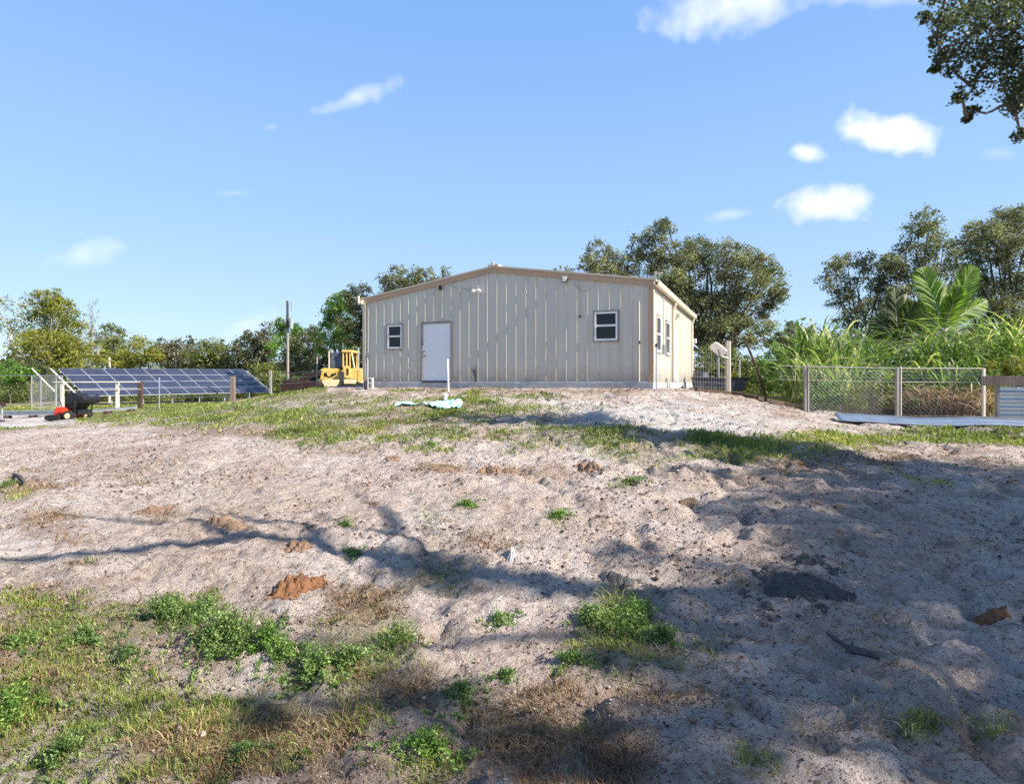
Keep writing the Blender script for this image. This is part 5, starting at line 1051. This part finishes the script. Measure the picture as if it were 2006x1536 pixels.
for xx in (.35, .7, 1.05, 1.6): mb.tube([(xx, -.05, zt - .03), (xx, -.075, zt - .03)], .018, 6)
mb.build('screw_heads', M['white'], root)
# corrugated sheet lying along the foot
a = gp(1640, 826); b = Vector((13.2, 13.0, 0)); b.z = gz(b.x, b.y); a = a + Vector((0, 0, 0)); d = b - a; Ld = math.hypot(d.x, d.y)
NX, NY = 60, 24; V = np.zeros((NY, NX, 3)); dirx = np.array([d.x, d.y]) / Ld; per = np.array([-dirx[1], dirx[0]])
for j in range(NY):
    for i in range(NX):
        s_ = i / (NX - 1) * Ld; t = j / (NY - 1) * .6; ph = (t / .2) % 1; hh = .05 * (1 if ph < .3 else (1 - (ph - .3) / .12 if ph < .42 else (0 if ph < .88 else (ph - .88) / .12)))
        q = np.array([a.x, a.y]) + dirx * s_ + per * (t - .35); V[j, i] = (q[0], q[1], .0 + hh + .26 * t)
gh = ground(V[..., 0], V[..., 1], False); V[..., 2] += gh.mean(0)[None, :] * 1.0; idn = np.arange(NX * NY).reshape(NY, NX)
V = V.reshape(-1, 3) - np.array(a); o = np_mesh('corrugated_sheet', V, np.stack([idn[:-1, :-1], idn[:-1, 1:], idn[1:, 1:], idn[1:, :-1]], -1).reshape(-1, 4), M['corr']); o.location = a
sm = o.modifiers.new('solid', 'SOLIDIFY'); sm.thickness = .004; tag(o, 'loose corrugated metal sheet lying on the ground below the fence', 'metal sheet')

# ------------------------------------------------------------------ clods, clay pile, sticks
def lump(name, lb, cat, px, py, rx, ry, h, m, seed, group=None, n=90, rough=.5, chunk=.06):
    c = gp(px, py); u = np.linspace(-1.25, 1.25, n); A, B = np.meshgrid(u, u); x = c.x + A * rx; y = c.y + B * ry
    r = np.sqrt(A * A + B * B) * (1 + .7 * fbm(A * 1.0 + seed * 3.1, B, .7, 4, seed, .65)); e = np.clip(1.02 - r, 0, 1)
    prof = np.clip(e * 1.6, 0, 1) ** .9; rd = 1 - 2 * np.abs(fbm(x, y, chunk * 2.2, 4, seed + 5, .65)); z = ground(x, y) - .006 + prof * (h * .45 * (1 + rough * 2 * fbm(x, y, chunk * 4, 3, seed + 3)) + h * .45 * rd ** 3 * np.clip(.4 + 2 * fbm(x, y, chunk * 3, 2, seed + 12), 0, 1) + chunk * .35 * np.abs(fbm(x, y, chunk * .5, 2, seed + 9)))
    V = np.stack([x, y, z], -1).reshape(-1, 3) - np.array(c); idn = np.arange(n * n).reshape(n, n)
    keep = (e[:-1, :-1] + e[1:, 1:] + e[1:, :-1] + e[:-1, 1:]) > 0; Fq = np.stack([idn[:-1, :-1], idn[:-1, 1:], idn[1:, 1:], idn[1:, :-1]], -1)[keep]
    used = np.unique(Fq); rm = np.zeros(n * n, int); rm[used] = np.arange(len(used)); V = V[used]; Fq = rm[Fq]
    o = np_mesh(name, V, Fq, M[m]); o.location = c; return tag(o, lb, cat, group)
lump('clay_pile', 'rust orange clay pile on the pale sand', 'clay pile', 575, 1150, .17, .17, .06, 'clay', 1)
G = 'brown dirt clods on the sand'
for k, (px, py, rx, ry, h, lb) in enumerate([(440, 1027, .12, .1, .09, 'large dark clod on the left, where the branch shadows meet'), (463, 1033, .1, .08, .08, 'rounded brown clod touching the large dark clod'), (585, 1070, .14, .12, .05, 'flat brown clod right of and below the paired clods'), (768, 903, .09, .1, .08, 'single squarish clod near the edge of the clover patch'),
        (875, 920, .22, .18, .06, 'wide brown clod heap in the centre of the sand'), (968, 924, .14, .12, .07, 'brown clod just right of the wide clod heap'), (998, 926, .1, .1, .06, 'small clod next to the right clod of the centre'), (1155, 925, .14, .14, .09, 'dark clod at the edge of the tree shade'), (1345, 985, .1, .1, .06, 'small dark clod in the sunlit strip at right'), (310, 1000, .22, .14, .03, 'low reddish dirt patch crossed by a thin branch shadow'), (730, 990, .07, .06, .04, 'small grey chip shaped clod left of centre')]):
    lump('dirt_clod', lb, 'clod', px, py, rx, ry, h, 'dirt', 20 + k, G, 60, .5, .04)
lump('charred_pile', 'black charred bark heap in the shaded sand at right', 'bark pile', 1560, 1145, .26, .22, .07, 'darkdirt', 60, rough=1.0)
lump('charred_pile', 'smaller black bark scatter up right of the charred heap', 'bark pile', 1590, 1095, .14, .12, .05, 'darkdirt', 61, rough=1.0)
for k, (px, py, r_) in enumerate([(1505, 1120, .05), (1520, 1165, .06), (1480, 1175, .045), (1610, 1150, .06), (1635, 1125, .04), (1590, 1175, .05), (1545, 1095, .05), (1455, 1160, .035), (1650, 1165, .035), (1500, 1195, .035), (1620, 1195, .04)]):
    lump('charred_piece', 'small black bark piece ' + ('up left of the charred heap', 'touching the left edge of the charred heap', 'left of the charred heap, between two smaller bits', 'at the right edge of the charred heap', 'up right of the charred heap', 'just below the right part of the charred heap', 'above the middle of the charred heap', 'farthest left of the charred heap', 'farthest right of the charred heap', 'below the left part of the charred heap', 'below the charred heap on its right, lowest of the pieces')[k], 'bark piece', px, py, r_ * 1.5, r_, .035, 'darkdirt', 70 + k, 'charred bark pieces around the heap', 30, 1.0, .03)
lump('bark_slab', 'orange brown bark slab at the right edge', 'bark', 1955, 1215, .16, .09, .04, 'clay', 62)
lump('dark_pit_soil', 'dark soil mound just above the green weeds on the right', 'soil', 1215, 1143, .15, .1, .04, 'darkdirt', 63)
lump('pale_stone', 'crumpled pale lump of lime in the middle of the sand', 'stone', 1003, 1088, .03, .045, .03, 'block', 64)
a = gp(1620, 1242); b = gp(1728, 1298); d = b - a
simple('charred_stick', 'thick black stick lying in the shaded sand at lower right', 'stick', a, lambda m: m.tube([Vector((d.x * t, d.y * t + .03 * math.sin(7 * t), gz(a.x + d.x * t, a.y + d.y * t) - a.z + .006)) for t in (0, .15, .35, .5, .7, .85, 1)], [.008, .02, .016, .026, .022, .02, .006], 8), M['darkdirt'], 0)
a = gp(30, 935); b = gp(48, 952); d = b - a
simple('charred_stick', 'short dark stick on the sand near the left edge', 'stick', a, lambda m: m.tube([(0, 0, .03), d * .5 + Vector((0, 0, .05)), d + Vector((0, 0, .03))], [.02, .03, .015], 7), M['darkdirt'], 0)

# ------------------------------------------------------------------ grass, weeds, litter
def scatter(n, ylo, yhi, power, cond, xk=1.15):
    u = rng.random(n); p = (1 - power) or 1e-4; y = (ylo ** p + u * (yhi ** p - ylo ** p)) ** (1 / p); x = (rng.random(n) * 2 - 1) * (xk * y + .8)
    ok = bdist(x, y) > .12; x, y = x[ok], y[ok]
    h = base_h(x, y); g, d, pl = masks(x, y, h); k = rng.random(len(x)) < cond(g, d, pl, x, y)
    return x[k], y[k], ground(x[k], y[k]), g[k], d[k]
def grass_obj(name, lb, n, ylo, yhi, cond, mt, hmin, hmax, w, lean=.5, power=1.0, wy=0.0009, tb=(2, 2)):
    x, y, z, g, d = scatter(int(n * 1.2), ylo, yhi, power, cond); m = len(x)
    a = rng.uniform(0, 6.283, m); hh = rng.uniform(hmin, hmax, m) * (.6 + .8 * np.clip(fbm(x, y, .5, 2, 500) + .5, 0, 1)); ww = np.maximum(w, wy * y) * rng.uniform(.6, 1.3, m)
    ln = rng.uniform(.1, 1, m) * lean * hh; dx, dy = np.cos(a), np.sin(a); b2 = a + rng.uniform(-.8, .8, m) + 1.57; sx2, sy2 = np.cos(b2), np.sin(b2)
    B = np.stack([x, y, z - .005], 1); S_ = np.stack([sx2, sy2, 0 * x], 1) * ww[:, None]; Dv = np.stack([dx, dy, 0 * x], 1)
    Mid = B + Dv * (ln * .3)[:, None] + np.stack([0 * x, 0 * x, hh * .6], 1); Tp = B + Dv * ln[:, None] + np.stack([0 * x, 0 * x, hh * (1 - .3 * lean * rng.random(m))], 1)
    V = np.stack([B - S_, B + S_, Mid - S_ * .8, Mid + S_ * .8, Tp], 1).reshape(-1, 3); k = (np.arange(m) * 5)[:, None]
    Fq = np.stack([k + [0, 1, 3], k + [0, 3, 2], k + [2, 3, 4]], 1).reshape(-1, 3); tn = np.clip(rng.beta(*tb, m) * .75 + .5 * fbm(x, y, 1.2, 3, 501) + .1 + .15 * d, 0, 1)
    o = np_mesh(name, V, Fq, M[mt], None, np.repeat(tn, 3)); tag(o, lb, 'grass' if 'weed' not in name else 'weeds', kind='stuff'); return o
cg = lambda th: (lambda g, d, p, x, y: np.clip((g - th) * 1.5, 0, 1) * np.clip(fbm(x, y, .45, 3, 601) * 2.2 + .55, 0.03, 1))
grass_obj('green_grass', 'green grass growing in patches over the sand and mound', 800000, 1.7, 12, cg(.18), 'grass', .012, .055, .002, 1.1, 1.1)
grass_obj('mound_grass', 'low green grass covering the top of the mound and far field', 420000, 8, 48, lambda g, d, p, x, y: np.clip((g - .2) * 1.4, 0, 1) * np.clip(fbm(x, y, 1.0, 3, 602) * 2 + .6, .05, 1), 'grass', .03, .10, .004, .9, 1.1, .0010)
grass_obj('dry_grass', 'dead straw and dry brown grass in the foreground', 850000, 1.7, 14, lambda g, d, p, x, y: np.clip((d - .15), 0, 1) * np.clip(fbm(x, y, .4, 3, 603) * 2.4 + .45, 0.03, 1), 'dry', .01, .05, .0018, 2.2, 1.1)
# broad leaved ground cover
def cover(name, lb, n, ylo, yhi, cond, mt, size, sy_=0.0, hmax=.05, up=1.2, asp=.6, power=1.0, cat='weeds'):
    x, y, z, g, d = scatter(n, ylo, yhi, power, cond); m = len(x)
    C = np.stack([x, y, z + rng.random(m) * hmax], 1); tn = np.clip(rng.beta(2, 2, m) * .8 + .35 * fbm(x, y, .6, 3, 700) + .08, 0, 1); s0 = np.maximum(size, sy_ * y)
    nrm = rng.normal(size=(m, 3)); nrm[:, 2] += up * 1.5; nrm /= np.linalg.norm(nrm, axis=1)[:, None]; t = np.cross(nrm, rng.normal(size=(m, 3))); t /= np.linalg.norm(t, axis=1)[:, None] + 1e-9; b = np.cross(nrm, t)
    s = (s0 * rng.uniform(.5, 1.4, m))[:, None]; V = np.stack([C + t * s, C + b * s * asp, C - t * s, C - b * s * asp], 1).reshape(-1, 3)
    o = np_mesh(name, V, np.arange(4 * m).reshape(m, 4), M[mt], None, tn); return tag(o, lb, cat, kind='stuff')
def inpx(L):
    def f(g, d, p, x, y):
        h = base_h(x, y); px = CX + F * x / y; py = HY + F * (E - h) / y; o = np.zeros_like(x); nn = fbm(x, y, .6, 4, 801)
        for (cx, cy, rx, ry, w) in L: o = np.maximum(o, w * np.clip((1.2 - np.hypot((px - cx) / rx, (py - cy) / ry) + nn * 1.1) * 2, 0, 1))
        return o * np.clip(fbm(x, y, .3, 3, 802) * 2.5 + .5, .04, 1)
    return f
cover('clover', 'pale green clover covering the mound edge and the left grass strip', 260000, 6, 34, inpx([(650, 855, 110, 34, 1), (430, 812, 200, 20, .9), (600, 815, 200, 22, .8), (860, 830, 160, 24, .5), (1130, 865, 130, 26, .6), (1300, 880, 100, 20, .6), (300, 820, 100, 12, .8)]), 'clover', .009, .0012, .05)
cover('weed_cover', 'low leafy weeds in the foreground patches', 420000, 1.7, 9, lambda g, d, p, x, y: np.clip((g - .35) * 1.3, 0, 1) * np.clip(fbm(x, y, .35, 3, 803) * 2.5 + .3, 0, 1), 'weed', .006, .0011, .05)
cover('leaf_litter', 'scattered dead leaves and bark bits over the sand', 150000, 1.7, 24, lambda g, d, p, x, y: np.clip(.35 + fbm(x, y, 1.5, 3, 804) + .4 * d, .05, 1), 'litter', .006, .0019, .006, 2.5, .45, 1.25, 'leaf litter')
# leafy weed plants one can tell apart
def weed(px, py, rad, h, n, lb, mt='weed', leaf=.0095):
    c = gp(px, py); root = empty('weed_plant', c, 0, lb, 'weed', 'leafy weed plants in the foreground'); C = []; T = []; mb = MB()
    for i in range(n):
        a = random.uniform(0, 6.283); r = min(rad * 1.25, abs(random.gauss(0, .62)) * rad * (1 + .45 * math.sin(3 * a + px) + .25 * math.sin(5 * a + py))); x, y = math.cos(a) * r, math.sin(a) * r * .8; z0 = gz(c.x + x, c.y + y) - c.z; hh = h * random.uniform(.4, 1.1) * (1.1 - .5 * r / rad); lx, ly = random.gauss(0, .3) * hh, random.gauss(0, .3) * hh
        mb.tube([(x * .2, y * .2, -.04), (x, y, z0 - .01), (x + lx * .5, y + ly * .5, z0 + hh * .6), (x + lx, y + ly, z0 + hh)], [.0022, .0022, .0018, .001], 3, False); t0 = random.betavariate(2, 2)
        for k in range(20):
            t = random.uniform(.25, 1.05); C.append((x + lx * t + random.gauss(0, leaf * 1.5), y + ly * t + random.gauss(0, leaf * 1.1), z0 + hh * t + random.gauss(0, leaf * .4))); T.append(min(1, max(0, t0 + random.gauss(0, .2))))
    V, Fq = leaf_quads(np.array(C), leaf, .7, .45); np_mesh('leaves', V, Fq, M[mt], root, np.array(T)); mb.build('stems', M['weed'], root)
for q in [(440, 1268, .26, .17, 170, 'largest leafy weed bush, below and left of the orange clay'), (325, 1222, .17, .15, 90, 'upright leafy weed left of the largest weed bush'), (525, 1258, .15, .10, 70, 'lighter green weed touching the right side of the largest bush', 'bright'), (615, 1325, .2, .1, 90, 'dark green weed mat right of and below the largest bush'),
          (175, 1262, .13, .08, 50, 'small bright weed left of the upright weed'), (25, 1395, .2, .09, 70, 'bright weed cut by the left edge of the picture', 'bright'), (780, 1260, .12, .12, 50, 'grassy tuft weed beneath the brown patch in the centre'), (1160, 1215, .13, .1, 60, 'left plant of the green weed patch right of centre'), (1230, 1245, .2, .1, 90, 'wide middle plant of the green weed patch right of centre'),
          (1300, 1250, .12, .07, 40, 'right end plant of the green weed patch right of centre'), (1120, 1300, .11, .06, 40, 'small weed below the green patch right of centre'), (905, 1360, .1, .06, 36, 'small weed on the dark sand bottom centre'), (990, 1330, .08, .05, 26, 'tiny weed on pale sand below the centre'), (980, 1222, .12, .05, 30, 'low flat weed above the centre of the foreground'),
          (915, 992, .18, .05, 44, 'pale low weed on the sunlit sand above the centre', 'bright'), (1095, 1015, .13, .06, 36, 'small green weed right of the pale low weed', 'bright'), (1235, 948, .2, .07, 50, 'green weed where the tree shade meets the sunlit sand'), (845, 872, .3, .07, 50, 'yellow green weed below the mound grass', 'bright'), (678, 1032, .05, .05, 16, 'tiny bright sprig alone on the sand left of centre', 'bright'),
          (12, 955, .16, .08, 44, 'weed at the left edge beside the short dark stick'), (690, 1090, .14, .06, 36, 'dark weed in the branch shade left of centre'), (30, 1270, .16, .07, 50, 'green weed at the left edge above the bright one'),
          (390, 1225, .14, .14, 60, 'weed stems rising behind the largest weed bush'), (560, 1290, .18, .07, 60, 'sprawling weed between the largest bush and the dark mat', 'bright', .008), (690, 1300, .16, .08, 50, 'loose weed right of the dark green mat'), (250, 1290, .2, .05, 50, 'flat creeping weed on pale sand, lower left', 'weed', .007),
          (480, 1480, .2, .05, 60, 'low creeping weed near the bottom edge, left of centre', 'weed', .008), (840, 1480, .22, .06, 70, 'broad low weed near the bottom edge at the centre', 'bright', .009), (130, 1480, .2, .06, 60, 'creeping weed near the lower left corner', 'weed', .008), (1250, 1215, .14, .12, 50, 'taller sprig at the back of the green patch right of centre', 'bright', .009)]: weed(*q)

# loose crumbs of soil
x, y, z, g, d = scatter(170000, 1.7, 22, 1.25, lambda g, d, p, x, y: np.clip(.12 + fbm(x, y, .9, 4, 901) * 1.5 + .35 * d, .02, 1)); m = len(x)
sz = np.minimum(np.maximum(.003, .0013 * y) * rng.lognormal(0, .55, m), .026); O = np.array([[1, 0, 0], [0, 1, 0], [-1, 0, 0], [0, -1, 0], [0, 0, .7], [0, 0, -.7]])
V = np.stack([x, y, z + sz * .3], 1)[:, None, :] + O[None] * sz[:, None, None] * rng.uniform(.5, 1.3, (m, 6, 1)); k = (np.arange(m) * 6)[:, None, None]
Fq = (k + np.array([[0, 1, 4], [1, 2, 4], [2, 3, 4], [3, 0, 4], [1, 0, 5], [2, 1, 5], [3, 2, 5], [0, 3, 5]])[None]).reshape(-1, 3)
M['crumb'] = leafmat('soil_crumb', (0.06, 0.04, 0.03), (0.24, 0.16, 0.12), 0.0, 0.95, third=(0.45, 0.36, 0.3))
o = np_mesh('soil_crumbs', V.reshape(-1, 3), Fq, M['crumb'], None, np.repeat(rng.random(m), 8)); tag(o, 'loose crumbs of soil over the sand', 'soil', kind='stuff')

for (px, py, r_, h_, n_, mt_, lb) in [(1930, 1435, .1, .09, 90, 'grass', 'grass tuft near the lower right corner'), (1800, 1442, .08, .06, 60, 'grass', 'small grass tuft left of the lower right tuft'), (1480, 1512, .1, .08, 90, 'grass', 'grass tuft cut by the bottom edge right of centre'), (1600, 1440, .12, .08, 90, 'dry', 'brown dry grass tuft at the lower right'),
        (1700, 1405, .1, .06, 60, 'dry', 'straw tuft above the small lower right tuft'), (1420, 1385, .12, .06, 70, 'dry', 'thin dry tuft in the shaded sand right of centre'), (760, 1270, .12, .13, 110, 'grass', 'tall grass tuft below the brown patch in the centre'), (820, 1330, .1, .1, 80, 'dry', 'dry tuft beside the tall central grass tuft'), (90, 1230, .14, .09, 110, 'grass', 'bright grass tuft at the left above the grassy strip'),
        (170, 1340, .14, .08, 110, 'grass', 'grass tuft in the middle of the lower left grass'), (330, 1440, .14, .09, 110, 'dry', 'straw coloured tuft in the lower left'), (640, 1420, .14, .09, 110, 'dry', 'dry tuft in the bottom centre shade'), (560, 1500, .12, .09, 100, 'grass', 'green tuft at the bottom edge left of centre'), (960, 1420, .12, .08, 90, 'dry', 'dry tuft in the bottom centre, right of the shade'),
        (1190, 1180, .1, .12, 80, 'grass', 'grass blades at the back of the green patch right of centre'), (1290, 1290, .1, .08, 70, 'dry', 'dry blades below the green patch right of centre'), (40, 1500, .14, .09, 110, 'grass', 'grass tuft in the lower left corner')]:
    c = gp(px, py); root = empty('grass_tuft', c, 0, lb, 'grass tuft', 'grass tufts in the foreground'); V, Fc, T = blades(n_, (0, 0, -.01), h_ * 1.3, .9, .0022, .6, r0=r_, seg=4, tlo=.1, thi=1.0); np_mesh('blades', V, Fc, M[mt_], root, T)
